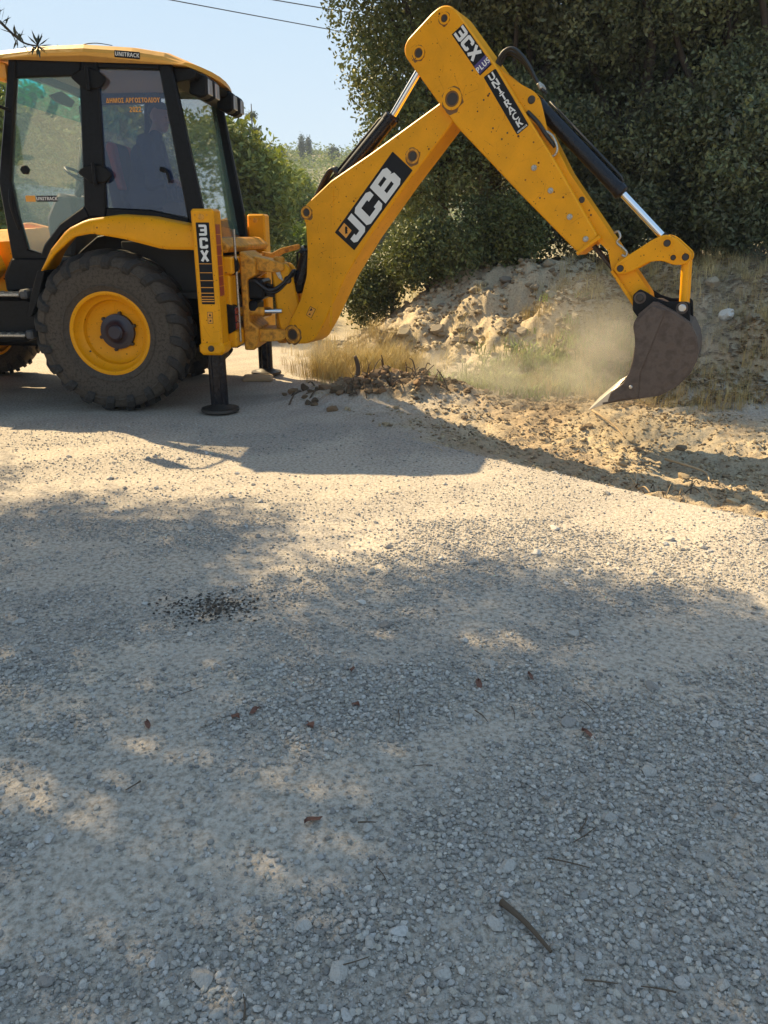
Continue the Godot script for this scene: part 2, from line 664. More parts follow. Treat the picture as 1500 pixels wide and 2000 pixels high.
# ---------------------------------------------------------------- lettering
func stroke_polys(paths: Array, width: float) -> Array:
	var out := []
	for p in paths:
		for q in Geometry2D.offset_polyline(pv(p), width * 0.5, Geometry2D.JOIN_ROUND, Geometry2D.END_BUTT):
			out.append(q)
	return out

const LETTERS := {
	"J": [0.66, 0.23, [[0.545, 1.0, 0.545, 0.115, 0.115, 0.115, 0.115, 0.34]]],
	"C": [0.74, 0.23, [[0.625, 0.66, 0.625, 0.885, 0.115, 0.885, 0.115, 0.115, 0.625, 0.115, 0.625, 0.34]]],
	"B": [0.76, 0.22, [[0.11, 0.0, 0.11, 1.0], [0.22, 0.89, 0.60, 0.89, 0.60, 0.61], [0.22, 0.5, 0.65, 0.5, 0.65, 0.11, 0.22, 0.11]]],
	"3": [0.7, 0.22, [[0.0, 0.89, 0.59, 0.89, 0.59, 0.11, 0.0, 0.11], [0.12, 0.5, 0.48, 0.5]]],
	"X": [0.78, 0.23, [[0.12, 1.0, 0.66, 0.0], [0.66, 1.0, 0.12, 0.0]]],
}

# letters of the maker's block face, as thin plates; xf puts x along the line of writing
func block_letter(ch: String, xf: Transform3D, h: float, stretch: float, parent: Node, m: Material) -> float:
	var spec = LETTERS[ch]
	var polys := stroke_polys(spec[2], spec[1])
	if ch == "X":
		polys = Geometry2D.merge_polygons(polys[0], polys[1])
	var st := mb()
	for p in polys:
		var q := PackedVector2Array()
		for v in p:
			q.append(Vector2(v.x * h * stretch, v.y * h))
		prism(st, q, 0.0, 0.0016, 0.0)
	part("letter", st, m, parent, xf)
	return spec[0] * h * stretch

func words(text: String, xf: Transform3D, h: float, m: Material, parent: Node, called := "lettering", wide := 1.0) -> void:
	var t := TextMesh.new()
	var f := SystemFont.new()
	f.font_names = PackedStringArray(["Droid Sans"])
	f.font_weight = 700
	t.font = f
	t.text = text
	t.font_size = 32
	t.pixel_size = h / 23.0
	t.depth = 0.0015
	t.curve_step = 2.0
	put(called, t, m, parent, xf * Transform3D(Basis.from_scale(Vector3(wide, 1, 1)), Vector3.ZERO))

func face(u: float, v: float, w: float, e: Vector2) -> Transform3D:
	var d := e.normalized()
	return Transform3D(Basis(Vector3(d.x, d.y, 0), Vector3(-d.y, d.x, 0), Vector3(0, 0, 1)), Vector3(u, v, w))

func pin(st: SurfaceTool, u: float, v: float, r: float, w0: float, w1: float) -> void:
	bar(st, Vector3(u, v, w0), Vector3(u, v, w1), r, 18)

# thin dark smear of grease and dust round a pin, ragged at its rim and drawn out below
func smear(parent: Node, u: float, v: float, r: float, w: float) -> void:
	var p := PackedVector2Array()
	for k in 22:
		var a := TAU * k / 22.0
		var q := r * rng.randf_range(1.02, 1.22) * (1.0 + 0.35 * maxf(0.0, -sin(a)) * rng.randf())
		p.append(Vector2(u + cos(a) * q, v + sin(a) * q))
	var st := mb()
	prism(st, p, w, w + 0.0012, 0.0)
	part("grease_smear", st, M.grease, parent)

func ring(st: SurfaceTool, u: float, v: float, r0: float, r1: float, w0: float, w1: float) -> void:
	var keep := XF
	XF = keep * Transform3D(Basis(), Vector3(u, v, 0))
	lathe(st, [[r0, w1, 2], [r0, w0, 3], [r1, w0, 4], [r1, w1, 5], [r0, w1, 5]], 24)
	XF = keep

# ---------------------------------------------------------------- backhoe loader
func make_wheel(called: String, R: Node3D, at: Vector3, rad: float, half: float, rim_r: float, lugs: int, side: float) -> void:
	var st := mb()
	var k := rad / 0.70
	lathe(st, [[rim_r, half * 0.74], [rim_r + 0.03, half * 0.93], [rim_r + 0.09 * k, half * 1.0], [rim_r + 0.17 * k, half * 1.0, 1], [rad * 0.915, half * 0.96, 1], [rad * 0.955, half * 0.82, 1], [rad * 0.972, half * 0.45, 1], [rad * 0.976, 0.0, 1],
		[rad * 0.972, -half * 0.45], [rad * 0.955, -half * 0.82], [rad * 0.915, -half * 0.96], [rim_r + 0.17 * k, -half], [rim_r + 0.03, -half * 0.93], [rim_r, -half * 0.74]], 72)
	# moulded ribs round the sidewall
	for s in [-1.0, 1.0]:
		for rr in [0.845, 0.60]:
			var rib := []
			for q in 5:
				var t: float = PI * q / 4.0
				rib.append([rad * rr + cos(t) * 0.009, s * (half * 0.995 + sin(t) * 0.007)])
			lathe(st, rib, 64)
	var xf := Transform3D(Basis(Vector3.UP, 0.0 if side > 0 else PI), at)
	var tyre := part(called, st, M.dusty_sidewall, R, xf)
	# one lug of the tread: a bar from the middle of the tread, bent over the shoulder
	var lug := mb()
	var secs := []
	for q in [[0.0, -0.02, 0.972, 0.038], [0.06, 0.32, 0.97, 0.04], [0.13, 0.66, 0.955, 0.043], [0.185, 0.93, 0.915, 0.046], [0.205, 1.035, 0.85, 0.042], [0.21, 1.02, 0.80, 0.03]]:
		var a: float = q[0] * 1.15
		var r: float = q[2] * rad
		var z: float = q[1] * half
		var wd: float = q[3] * k
		var out := 0.042 * k if q[1] < 0.9 else 0.03 * k
		var tilt: float = clampf((q[1] - 0.6) * 1.6, 0.0, 1.2)
		var up := Vector3(cos(tilt), 0, sin(tilt))
		var sec := []
		for c in [[-1.0, -0.02], [1.0, -0.02], [0.72, 1.0], [-0.72, 1.0]]:
			var rr: float = r + up.x * out * c[1]
			var zz: float = z + up.z * out * c[1]
			var aa: float = a + c[0] * wd / r
			sec.append(Vector3(cos(aa) * rr, sin(aa) * rr, zz))
		secs.append(sec)
	loft(lug, secs, true, -1)
	var lm := mesh_of(lug)
	for i in lugs:
		var a := TAU * i / lugs
		put("tread_lug", lm, M.tyre_rubber, tyre, Transform3D(Basis(Vector3(0, 0, 1), a), Vector3.ZERO))
		put("tread_lug", lm, M.tyre_rubber, tyre, Transform3D(Basis(Vector3(0, 0, 1), a + PI / lugs) * Basis(Vector3(1, 0, 0), PI), Vector3.ZERO))
	var rm := mb()
	var d := rim_r
	lathe(rm, [[d * 0.985, half * 0.70, 1], [d * 1.045, half * 0.74, 2], [d * 1.06, half * 0.83, 3], [d * 1.0, half * 0.85, 4], [d * 0.955, half * 0.8, 5], [d * 0.93, half * 0.42, 5], [d * 0.82, half * 0.30, 6], [d * 0.79, half * 0.05, 7], [d * 0.70, -half * 0.12, 7], [d * 0.46, -half * 0.16, 8], [0.0, -half * 0.16, 8]], 64)
	lathe(rm, [[d * 1.0, -half * 0.7, 1], [d * 1.05, -half * 0.83, 2], [d * 0.95, -half * 0.8, 3], [d * 0.93, -half * 0.2, 4]], 64)
	var rim := part("rim", rm, M.yellow_paint, tyre)
	var hb := mb()
	lathe(hb, [[d * 0.45, -half * 0.14, 1], [d * 0.44, half * 0.02, 2], [d * 0.36, half * 0.05, 3], [d * 0.22, half * 0.07, 3], [d * 0.2, half * 0.3, 4], [d * 0.15, half * 0.36, 5], [0.0, half * 0.36, 6]], 40)
	part("hub", hb, M.hub_grease, tyre)
	var bt := mb()
	bar(bt, Vector3(0, 0, 0), Vector3(0, 0, 0.035), 0.017, 6)
	var bm := mesh_of(bt)
	for i in 6:
		var a := TAU * (i + 0.3) / 6.0
		put("wheel_nut", bm, M.pin_steel, tyre, Transform3D(Basis(), Vector3(cos(a) * d * 0.47, sin(a) * d * 0.47, -half * 0.16)))
	var vl := mb()
	bar(vl, Vector3(cos(3.75) * d * 0.86, sin(3.75) * d * 0.86, half * 0.2), Vector3(cos(3.75) * d * 0.83, sin(3.75) * d * 0.83, half * 0.42), 0.008, 8)
	part("valve", vl, M.pin_steel, tyre)

func make_machine() -> void:
	var R := thing("backhoe_loader", "yellow backhoe loader with black cab, its digging arm reaching over the verge", "backhoe", Vector3(-2.44, 0, -8.1))
	R.rotation.y = -deg_to_rad(4.0)
	var Y: Material = M.yellow_paint
	var K: Material = M.black_paint
	make_wheel("rear_wheel", R, Vector3(0.05, 0.715, 0.885), 0.70, 0.205, 0.355, 20, 1.0)
	make_wheel("rear_wheel", R, Vector3(0.05, 0.715, -0.885), 0.70, 0.205, 0.355, 20, -1.0)
	make_wheel("front_wheel", R, Vector3(-2.12, 0.505, 0.86), 0.49, 0.16, 0.26, 16, 1.0)
	make_wheel("front_wheel", R, Vector3(-2.12, 0.505, -0.86), 0.49, 0.16, 0.26, 16, -1.0)
	machine_body(R, Y, K)
	machine_cab(R, Y, K)
	machine_rear(R, Y, K)
	var AF := Transform3D(Basis(Vector3(cos(deg_to_rad(24.0)), 0, sin(deg_to_rad(24.0))), Vector3.UP, Vector3(-sin(deg_to_rad(24.0)), 0, cos(deg_to_rad(24.0)))), Vector3(-0.867, 0, -7.45))
	machine_arm(R, R.transform.affine_inverse() * AF, Y)

func machine_body(R: Node3D, Y: Material, K: Material) -> void:
	var s := mb()
	box(s, Vector3(-2.9, 0.5, -0.36), Vector3(1.05, 0.88, 0.36), 0.03)
	bar(s, Vector3(0.05, 0.715, -0.72), Vector3(0.05, 0.715, 0.72), 0.14, 20)
	bar(s, Vector3(-2.12, 0.505, -0.72), Vector3(-2.12, 0.505, 0.72), 0.09, 16)
	part("chassis", s, K, R)
	s = mb()   # side tank and step box
	prism(s, soft(pv([-1.75, 0.62, -0.78, 0.62, -0.66, 0.72, -0.63, 0.98, -0.7, 1.02, -1.75, 1.02]), 0.05), 0.38, 0.98, 0.03)
	part("side_tank", s, M.black_plastic, R)
	s = mb()
	prism(s, soft(pv([-1.75, 0.62, -0.78, 0.62, -0.63, 0.98, -0.7, 1.02, -1.75, 1.02]), 0.05), -0.98, -0.38, 0.03)
	part("side_tank", s, M.black_plastic, R)
	for y in [0.68, 1.035]:
		s = mb()
		box(s, Vector3(-1.5, y, 0.86), Vector3(-0.74, y + 0.03, 1.07), 0.008)
		for k in 9:
			box(s, Vector3(-1.47 + k * 0.08, y + 0.03, 0.88), Vector3(-1.44 + k * 0.08, y + 0.037, 1.05), 0.003)
		var step := part("step", s, M.zinc, R)
		s = mb()
		box(s, Vector3(-0.74, y - 0.02, 0.84), Vector3(-0.67, y + 0.06, 1.06), 0.015)
		part("step_end", s, M.cab_grey, step)
	s = mb()   # sill panel below the door
	prism(s, soft(pv([-1.0, 1.06, -0.55, 1.06, -0.44, 1.2, -0.5, 1.36, -0.9, 1.36, -1.0, 1.2]), 0.03), -0.8, 0.8, 0.02)
	part("cab_sill", s, K, R)
	s = mb()   # bonnet
	var secs := []
	for q in [[-0.93, 1.62, 0.52], [-1.4, 1.60, 0.52], [-2.1, 1.50, 0.48], [-2.7, 1.36, 0.43], [-2.95, 1.2, 0.38]]:
		var top: float = q[1]
		var w: float = q[2]
		secs.append([Vector3(q[0], 0.88, w), Vector3(q[0], top - 0.12, w), Vector3(q[0], top - 0.02, w - 0.1), Vector3(q[0], top, 0), Vector3(q[0], top - 0.02, -w + 0.1), Vector3(q[0], top - 0.12, -w), Vector3(q[0], 0.88, -w)])
	loft(s, secs, true, -1)
	part("bonnet", s, Y, R)
	for z in [-0.66, 0.66]:
		s = mb()
		prism(s, soft(pv([-1.05, 1.25, -1.2, 1.62, -1.45, 1.68, -2.4, 1.22, -3.3, 0.62, -3.42, 0.42, -3.28, 0.36, -2.9, 0.62, -2.1, 1.08, -1.5, 1.36, -1.2, 1.1]), 0.05), z - 0.06, z + 0.06, 0.012)
		part("loader_arm", s, Y, R)
		s = mb()
		bar(s, Vector3(-1.3, 0.95, z), Vector3(-2.2, 1.1, z), 0.05)
		bar(s, Vector3(-2.2, 1.1, z), Vector3(-2.6, 1.02, z), 0.03)
		part("loader_ram", s, M.cylinder_black, R)
	s = mb()   # front shovel, open towards the front
	var prof := [[-3.3, 0.85], [-3.22, 0.72], [-3.2, 0.45], [-3.3, 0.16], [-3.6, 0.05], [-4.15, 0.03], [-4.15, 0.06], [-3.62, 0.08], [-3.36, 0.19], [-3.25, 0.46], [-3.26, 0.71], [-3.34, 0.83]]
	var pts := PackedVector2Array()
	for q in prof:
		pts.append(Vector2(q[0], q[1]))
	prism(s, pts, -1.15, 1.15, 0.004)
	for z in [-1.15, 1.12]:
		prism(s, pv([-3.32, 0.85, -3.22, 0.72, -3.2, 0.45, -3.3, 0.16, -3.6, 0.06, -4.1, 0.06, -3.75, 0.5]), z, z + 0.03, 0.004)
	part("front_shovel", s, M.dusty_yellow_paint, R)
	# mudguards over the rear wheels
	var og := [-0.502, 1.265, -0.402, 1.431, -0.23, 1.602, -0.047, 1.68, 0.218, 1.713, 0.502, 1.696, 0.9, 1.62]
	var ig := [0.9, 1.43, 0.834, 1.433, 0.619, 1.436, 0.267, 1.523, -0.003, 1.565, -0.166, 1.536, -0.362, 1.389, -0.488, 1.255]
	for side in [-1.0, 1.0]:
		s = mb()
		# a rounded skin: outer face leans in towards the cab as it rises
		var outer := pv(og)
		var inner := pv(ig)
		inner.reverse()
		var n := 25
		var lo := []
		var hi := []
		for k in n:
			lo.append(along(inner, float(k) / (n - 1)))
			hi.append(along(outer, float(k) / (n - 1)))
		var rows := []
		for k in n:
			var a: Vector2 = lo[k]
			var b: Vector2 = hi[k]
			var row := []
			row.append(Vector3(a.x, a.y - 0.0, 1.03))
			row.append(Vector3(a.x, a.y, 1.07))
			for q in 6:
				var t := (q + 0.5) / 6.0
				var mid := a.lerp(b, sin(t * PI * 0.5))
				row.append(Vector3(mid.x, mid.y, 1.075 - 0.06 * t * t))
			row.append(Vector3(b.x, b.y + 0.004, 0.96))
			row.append(Vector3(b.x, b.y + 0.012, 0.86))
			row.append(Vector3(b.x, b.y + 0.01, 0.76))
			row.append(Vector3(b.x, b.y - 0.02, 0.76))
			row.append(Vector3(b.x, b.y - 0.02, 0.96))
			rows.append(row)
		if side < 0:
			for row in rows:
				for q in row.size():
					row[q].z = -row[q].z
			rows.reverse()
		loft(s, rows, true, 1)
		part("mudguard", s, M.yellow_paint, R)
		s = mb()
		prism(s, pv([-0.55, 0.98, -0.46, 1.26, -0.33, 1.41, -0.15, 1.54, 0.0, 1.57, 0.27, 1.53, 0.62, 1.44, 0.9, 1.42, 1.0, 1.0, 0.8, 0.85, -0.4, 0.85]), 0.56 if side > 0 else -0.62, 0.62 if side > 0 else -0.56, 0.01)
		part("wheel_arch_lining", s, M.black_plastic, R)
		s = mb()   # black flap in front of the wheel
		prism(s, soft(pv([-0.54, 1.26, -0.47, 1.26, -0.58, 1.0, -0.66, 0.86, -0.7, 0.86, -0.64, 1.04]), 0.02), 0.72 if side > 0 else -1.05, 1.05 if side > 0 else -0.72, 0.01)
		part("mud_flap", s, M.black_plastic, R)

func along(p: PackedVector2Array, t: float) -> Vector2:
	var total := 0.0
	for i in p.size() - 1:
		total += p[i].distance_to(p[i + 1])
	var want := t * total
	for i in p.size() - 1:
		var l := p[i].distance_to(p[i + 1])
		if want <= l + 0.00001:
			return p[i].lerp(p[i + 1], want / l)
		want -= l
	return p[p.size() - 1]

func pane(called: String, outline: PackedVector2Array, w0: float, w1: float, m: Material, R: Node, xf := Transform3D()) -> MeshInstance3D:
	var s := mb()
	prism(s, outline, w0, w1, 0.0)
	return part(called, s, m, R, xf)

# a slab hung between two lines across the cab: (x0,y0) to (x1,y1) in profile, from z = -h to h
func slope(called: String, a: Vector2, b: Vector2, h0: float, h1: float, m: Material, R: Node, thick := 0.006) -> MeshInstance3D:
	var d := (b - a)
	var f := Transform3D(Basis(Vector3(0, 0, 1), Vector3(d.x, d.y, 0).normalized(), Vector3(0, 0, 1).cross(Vector3(d.x, d.y, 0).normalized())), Vector3(a.x, a.y, 0))
	return pane(called, pv([-h0, 0, h0, 0, h1, d.length(), -h1, d.length()]), -thick, 0.0, m, R, f)

func machine_cab(R: Node3D, Y: Material, K: Material) -> void:
	var s := mb()
	for sd in [1.0, -1.0]:
		var z0 := 0.715 if sd > 0 else -0.785
		var z1 := z0 + 0.07
		# front post, sweeping back under the door
		prism(s, pv([-0.665, 2.935, -0.595, 2.935, -0.80, 2.0, -0.785, 1.72, -0.74, 1.43, -0.62, 1.395, -0.58, 1.47, -0.41, 1.645, -0.17, 1.79, -0.14, 1.74, -0.13, 1.70, -0.38, 1.58, -0.52, 1.42, -0.555, 1.34, -0.9, 1.34, -0.915, 2.0]), z0, z1, 0.012)
		prism(s, pv([-0.594, 2.935, -0.62, 2.80, -0.06, 2.81, -0.03, 2.935]), z0, z1, 0.012)
		# middle post
		prism(s, pv([-0.029, 2.935, -0.075, 2.75, -0.165, 1.795, -0.128, 1.70, 0.02, 1.70, 0.035, 1.78, 0.10, 2.86, 0.104, 2.935]), z0, z1, 0.012)
		# rail over and sill under the rear side window
		prism(s, pv([0.105, 2.935, 0.101, 2.862, 0.62, 2.845, 0.63, 2.935]), z0, z1, 0.01)
		prism(s, pv([0.021, 1.70, 0.036, 1.779, 0.44, 1.758, 0.76, 1.69, 0.80, 1.6, 0.44, 1.68]), z0, z1, 0.01)
		# rear post
		prism(s, pv([0.631, 2.935, 0.622, 2.84, 0.76, 1.70, 0.801, 1.55, 0.93, 1.5, 0.905, 1.78, 0.722, 2.935]), z0, z1, 0.014)
	# cross members
	box(s, Vector3(-0.67, 2.84, -0.715), Vector3(-0.60, 2.93, 0.715), 0.01)
	box(s, Vector3(0.64, 2.84, -0.715), Vector3(0.72, 2.93, 0.715), 0.01)
	box(s, Vector3(0.80, 1.42, -0.8), Vector3(0.96, 1.53, 0.8), 0.02)
	part("cab_frame", s, K, R)
	s = mb()
	box(s, Vector3(-0.9, 1.0, -0.76), Vector3(0.9, 1.06, 0.76), 0.01)
	box(s, Vector3(0.1, 1.06, -0.7), Vector3(0.88, 1.5, 0.7), 0.01)
	part("cab_floor", s, M.cab_floor, R)
	# roof: bowed at the rear
	s = mb()
	var secs := []
	for t: float in [-1.0, -0.975, -0.93, -0.8, -0.6, -0.3, 0.0, 0.3, 0.6, 0.8, 0.93, 0.975, 1.0]:
		var b := 1.0 - t * t
		var ex := 0.10 * b
		var up := 0.03 * b + 0.02 - 0.05 * ss(0.9, 1.0, absf(t))
		var z := 0.82 * t
		var e := 0.02 if absf(t) > 0.99 else 0.0
		secs.append([Vector3(-0.78 - ex * 0.4 + e, 2.935, z), Vector3(-0.8 - ex * 0.4 + e, 2.965, z), Vector3(-0.72 + e, 2.992 + up - e, z), Vector3(-0.36, 3.022 + up - e, z), Vector3(0.0, 3.028 + up - e, z), Vector3(0.41, 3.0 + up - e, z), Vector3(0.68, 2.958 + up - e, z), Vector3(0.83 + ex - e, 2.895 + up * 0.5, z), Vector3(0.84 + ex - e, 2.872, z), Vector3(0.4, 2.912, z), Vector3(0.03, 2.952, z), Vector3(-0.36, 2.95, z)])
	secs.reverse()
	loft(s, secs, true, -1)
	var roof := part("roof", s, M.roof_yellow, R)
	s = mb()
	prism(s, rect(-0.62, 2.905, 0.66, 2.925), -0.7, 0.7, 0.004)
	part("headlining", s, M.headliner, R)
	s = mb()   # black plate with the dealer's name on the roof edge
	prism(s, rect(0.0, 0.0, 0.215, 0.052, 0.004), 0.0, 0.003, 0.001)
	var plate := part("roof_plate", s, M.decal_black, roof, Transform3D(Basis(Vector3(0, 0, 1), -0.09), Vector3(0.27, 2.935, 0.8215)))
	words("UNITRACK", Transform3D(Basis(), Vector3(0.107, 0.026, 0.0032)), 0.03, M.decal_white, plate)
	s = mb()   # hatch bump, aerial base and aerial
	lathe_at(s, Vector3(0.52, 2.985, 0.15), [[0.19, 0.0], [0.17, 0.035], [0.1, 0.055], [0.0, 0.06]])
	part("roof_vent", s, M.black_plastic, roof)
	s = mb()
	lathe_at(s, Vector3(-0.33, 3.035, 0.3), [[0.06, 0.0, 1], [0.055, 0.015, 2], [0.0, 0.02, 3]])
	part("aerial_base", s, M.decal_red, roof)
	s = mb()
	tube(s, curve([Vector3(-0.33, 3.04, 0.3), Vector3(-0.29, 3.09, 0.3), Vector3(-0.2, 3.135, 0.3), Vector3(-0.08, 3.145, 0.3), Vector3(0.06, 3.125, 0.3)]), 0.006, 6, 0.003)
	part("aerial", s, M.black_plastic, roof)
	# visor and working lamps under the rear edge
	s = mb()
	prism(s, soft(pv([0.63, 2.87, 0.86, 2.868, 0.93, 2.84, 0.9, 2.79, 0.74, 2.76, 0.66, 2.76]), 0.02), -0.72, 0.72, 0.015)
	part("rear_visor", s, M.black_plastic, R)
	for z in [0.52, 0.3, -0.35, -0.62]:
		s = mb()
		prism(s, soft(pv([0.8, 2.7, 0.9, 2.66, 0.96, 2.68, 0.975, 2.82, 0.94, 2.85, 0.84, 2.85]), 0.02), z - 0.075, z + 0.075, 0.015)
		var lamp := part("work_lamp", s, M.black_plastic, R)
		s = mb()
		box(s, Vector3(0.965, 2.69, z - 0.055), Vector3(0.981, 2.81, z + 0.055), 0.006)
		part("lens", s, M.lens_clear, lamp)
	# glass
	var dp := pv([-0.615, 2.80, -0.065, 2.81, -0.16, 1.80, -0.41, 1.65, -0.585, 1.47, -0.62, 1.40, -0.745, 1.43, -0.79, 1.72, -0.80, 2.0])
	var qp := pv([0.098, 2.858, 0.62, 2.842, 0.757, 1.70, 0.44, 1.762, 0.038, 1.782])
	for sd in [1.0, -1.0]:
		var zc := 0.752 if sd > 0 else -0.758
		var door := pane("door_pane", dp, zc, zc + 0.006, M.glass, R)
		var q := pane("side_window", qp, zc, zc + 0.006, M.glass_sky_haze if sd > 0 else M.glass, R)
		if sd > 0:
			for l in [["ΔΗΜΟΣ ΑΡΓΟΣΤΟΛΙΟΥ", 2.625, 0.037, 0.365], ["2022", 2.555, 0.04, 0.38]]:
				words(l[0], Transform3D(Basis(), Vector3(l[3], l[1], zc + 0.0065)), l[2], M.decal_orange, q, "lettering", 0.86)
			s = mb()
			prism(s, rect(0, 0, 0.19, 0.05, 0.004), 0, 0.002, 0.0005)
			var pl := part("door_plate", s, M.decal_black, door, Transform3D(Basis(), Vector3(-0.6, 1.83, zc + 0.0065)))
			words("UNITRACK", Transform3D(Basis(), Vector3(0.095, 0.025, 0.0022)), 0.028, M.decal_white, pl)
			s = mb()
			prism(s, rect(-0.1, 0, -0.01, 0.05, 0.004), 0, 0.002, 0.0005)
			part("door_badge", s, M.decal_orange, door, Transform3D(Basis(), Vector3(-0.6, 1.83, zc + 0.0065)))
			s = mb()   # pull handle of the rear side window and the door's lock
			bar(s, Vector3(0.555, 2.09, zc + 0.03), Vector3(0.60, 2.08, zc + 0.03), 0.022, 10)
			tube(s, curve([Vector3(0.585, 2.09, zc + 0.04), Vector3(0.62, 2.06, zc + 0.045), Vector3(0.635, 1.98, zc + 0.04)]), 0.014, 8)
			part("window_handle", s, M.black_plastic, q)
			s = mb()
			bar(s, Vector3(-0.665, 2.09, zc - 0.012), Vector3(-0.665, 2.09, zc + 0.03), 0.04, 6)
			part("door_knob", s, M.black_plastic, door)
			s = mb()
			tube(s, curve([Vector3(-0.79, 1.6, zc + 0.02), Vector3(-0.82, 1.8, zc + 0.045), Vector3(-0.81, 1.93, zc + 0.03)]), 0.02, 8)
			part("grab_handle", s, M.black_plastic, door)
	# hinges on the middle post
	for q in [[0.02, 2.78], [-0.02, 2.05]]:
		s = mb()
		var c := Transform3D(Basis(), Vector3(q[0], q[1], 0.80))
		XF = c
		prism(s, soft(pv([-0.16, 0.02, -0.06, 0.075, 0.08, 0.07, 0.16, 0.0, 0.1, -0.07, -0.05, -0.075]), 0.03), -0.012, 0.012, 0.008)
		bar(s, Vector3(0, -0.09, 0.02), Vector3(0, 0.09, 0.02), 0.018, 10)
		XF = Transform3D()
		part("door_hinge", s, M.black_plastic, R)
	slope("rear_window", Vector2(0.835, 1.53), Vector2(0.66, 2.85), 0.712, 0.712, M.glass_rear, R)
	slope("windscreen", Vector2(-0.86, 2.0), Vector2(-0.685, 2.62), 0.712, 0.712, M.glass, R)
	slope("lower_windscreen", Vector2(-0.83, 1.36), Vector2(-0.86, 1.998), 0.712, 0.712, M.glass, R)
	slope("tinted_sun_strip", Vector2(-0.6835, 2.622), Vector2(-0.625, 2.845), 0.712, 0.712, M.glass_cyan, R)
	# inside: seat, wheel, console, mirror, wall under the rear window
	s = mb()
	prism(s, soft(pv([-0.12, 1.6, 0.38, 1.62, 0.4, 1.74, 0.3, 1.78, -0.1, 1.76]), 0.05), -0.25, 0.25, 0.04)
	prism(s, soft(pv([-0.13, 1.74, 0.0, 1.74, -0.03, 2.1, -0.06, 2.34, -0.12, 2.38, -0.19, 2.3]), 0.05), -0.24, 0.24, 0.05)
	box(s, Vector3(-0.05, 1.06, -0.18), Vector3(0.3, 1.6, 0.18), 0.03)
	var seat := part("seat", s, M.seat_black, R)
	s = mb()
	prism(s, soft(pv([-0.055, 1.95, 0.0, 1.95, -0.03, 2.12, -0.055, 2.34, -0.1, 2.37, -0.13, 2.33]), 0.03), 0.13, 0.255, 0.03)
	prism(s, soft(pv([-0.055, 1.95, 0.0, 1.95, -0.03, 2.12, -0.055, 2.34, -0.1, 2.37, -0.13, 2.33]), 0.03), -0.255, -0.13, 0.03)
	part("seat_bolster", s, M.seat_red, seat)
	s = mb()
	prism(s, soft(pv([-0.78, 1.06, -0.62, 1.06, -0.5, 1.75, -0.52, 1.9, -0.66, 1.93, -0.8, 1.7]), 0.04), -0.3, 0.24, 0.03)
	part("steering_console", s, M.cab_grey, R)
	s = mb()
	XF = Transform3D(Basis(Vector3(0, 0, 1), -0.55), Vector3(-0.46, 2.06, 0.02)) * Transform3D(Basis(Vector3(1, 0, 0), -PI / 2), Vector3.ZERO)
	var loop := []
	for k in 33:
		loop.append(Vector3(cos(TAU * k / 32.0) * 0.19, sin(TAU * k / 32.0) * 0.19, 0))
	tube(s, loop, 0.014, 8)
	for k in 3:
		bar(s, Vector3.ZERO, Vector3(cos(TAU * k / 3.0), sin(TAU * k / 3.0), -0.05) * 0.185, 0.012, 8)
	bar(s, Vector3(0, 0, -0.2), Vector3(0, 0, 0.01), 0.03, 12)
	XF = Transform3D()
	part("steering_wheel", s, M.black_plastic, R)
	s = mb()
	prism(s, soft(rect(-0.06, -0.1, 0.06, 0.1), 0.03), -0.012, 0.012, 0.008)
	part("inner_mirror", s, M.black_plastic, R, Transform3D(Basis(Vector3(0, 1, 0), 0.5), Vector3(-0.5, 2.64, -0.28)))
	s = mb()
	prism(s, soft(pv([0.0, 0.0, 0.18, 0.06, 0.36, 0.0, 0.3, -0.06, 0.16, -0.05, 0.1, -0.04]), 0.02), -0.01, 0.01, 0.006)
	part("sun_visor", s, M.black_plastic, R, Transform3D(Basis(Vector3(0, 1, 0), 1.35), Vector3(-0.58, 2.74, 0.3)))
	for z in [-0.34, 0.36]:
		s = mb()
		box(s, Vector3(0.42, 1.5, z - 0.08), Vector3(0.62, 1.86, z + 0.08), 0.03)
		for k in 3:
			bar(s, Vector3(0.46 + k * 0.05, 1.84, z), Vector3(0.44 + k * 0.05, 2.0, z), 0.008, 8)
		part("lever_console", s, M.cab_grey, R)
	# outside mirror on an arm ahead of the door
	s = mb()
	tube(s, curve([Vector3(-0.7, 2.55, 0.79), Vector3(-0.85, 2.6, 1.0), Vector3(-0.95, 2.5, 1.08)]), 0.014, 8)
	prism(s, soft(rect(-1.02, 2.15, -0.84, 2.5), 0.05), 1.06, 1.1, 0.015)
	part("wing_mirror", s, M.black_plastic, R)
	# indicator lamp at the front of the roof
	s = mb()
	box(s, Vector3(-0.79, 2.78, 0.68), Vector3(-0.7, 2.92, 0.8), 0.02)
	part("indicator", s, M.decal_orange, R)

func lathe_at(s: SurfaceTool, at: Vector3, prof: Array) -> void:
	XF = Transform3D(Basis(Vector3(1, 0, 0), -PI / 2), at)
	lathe(s, prof, 24)
	XF = Transform3D()

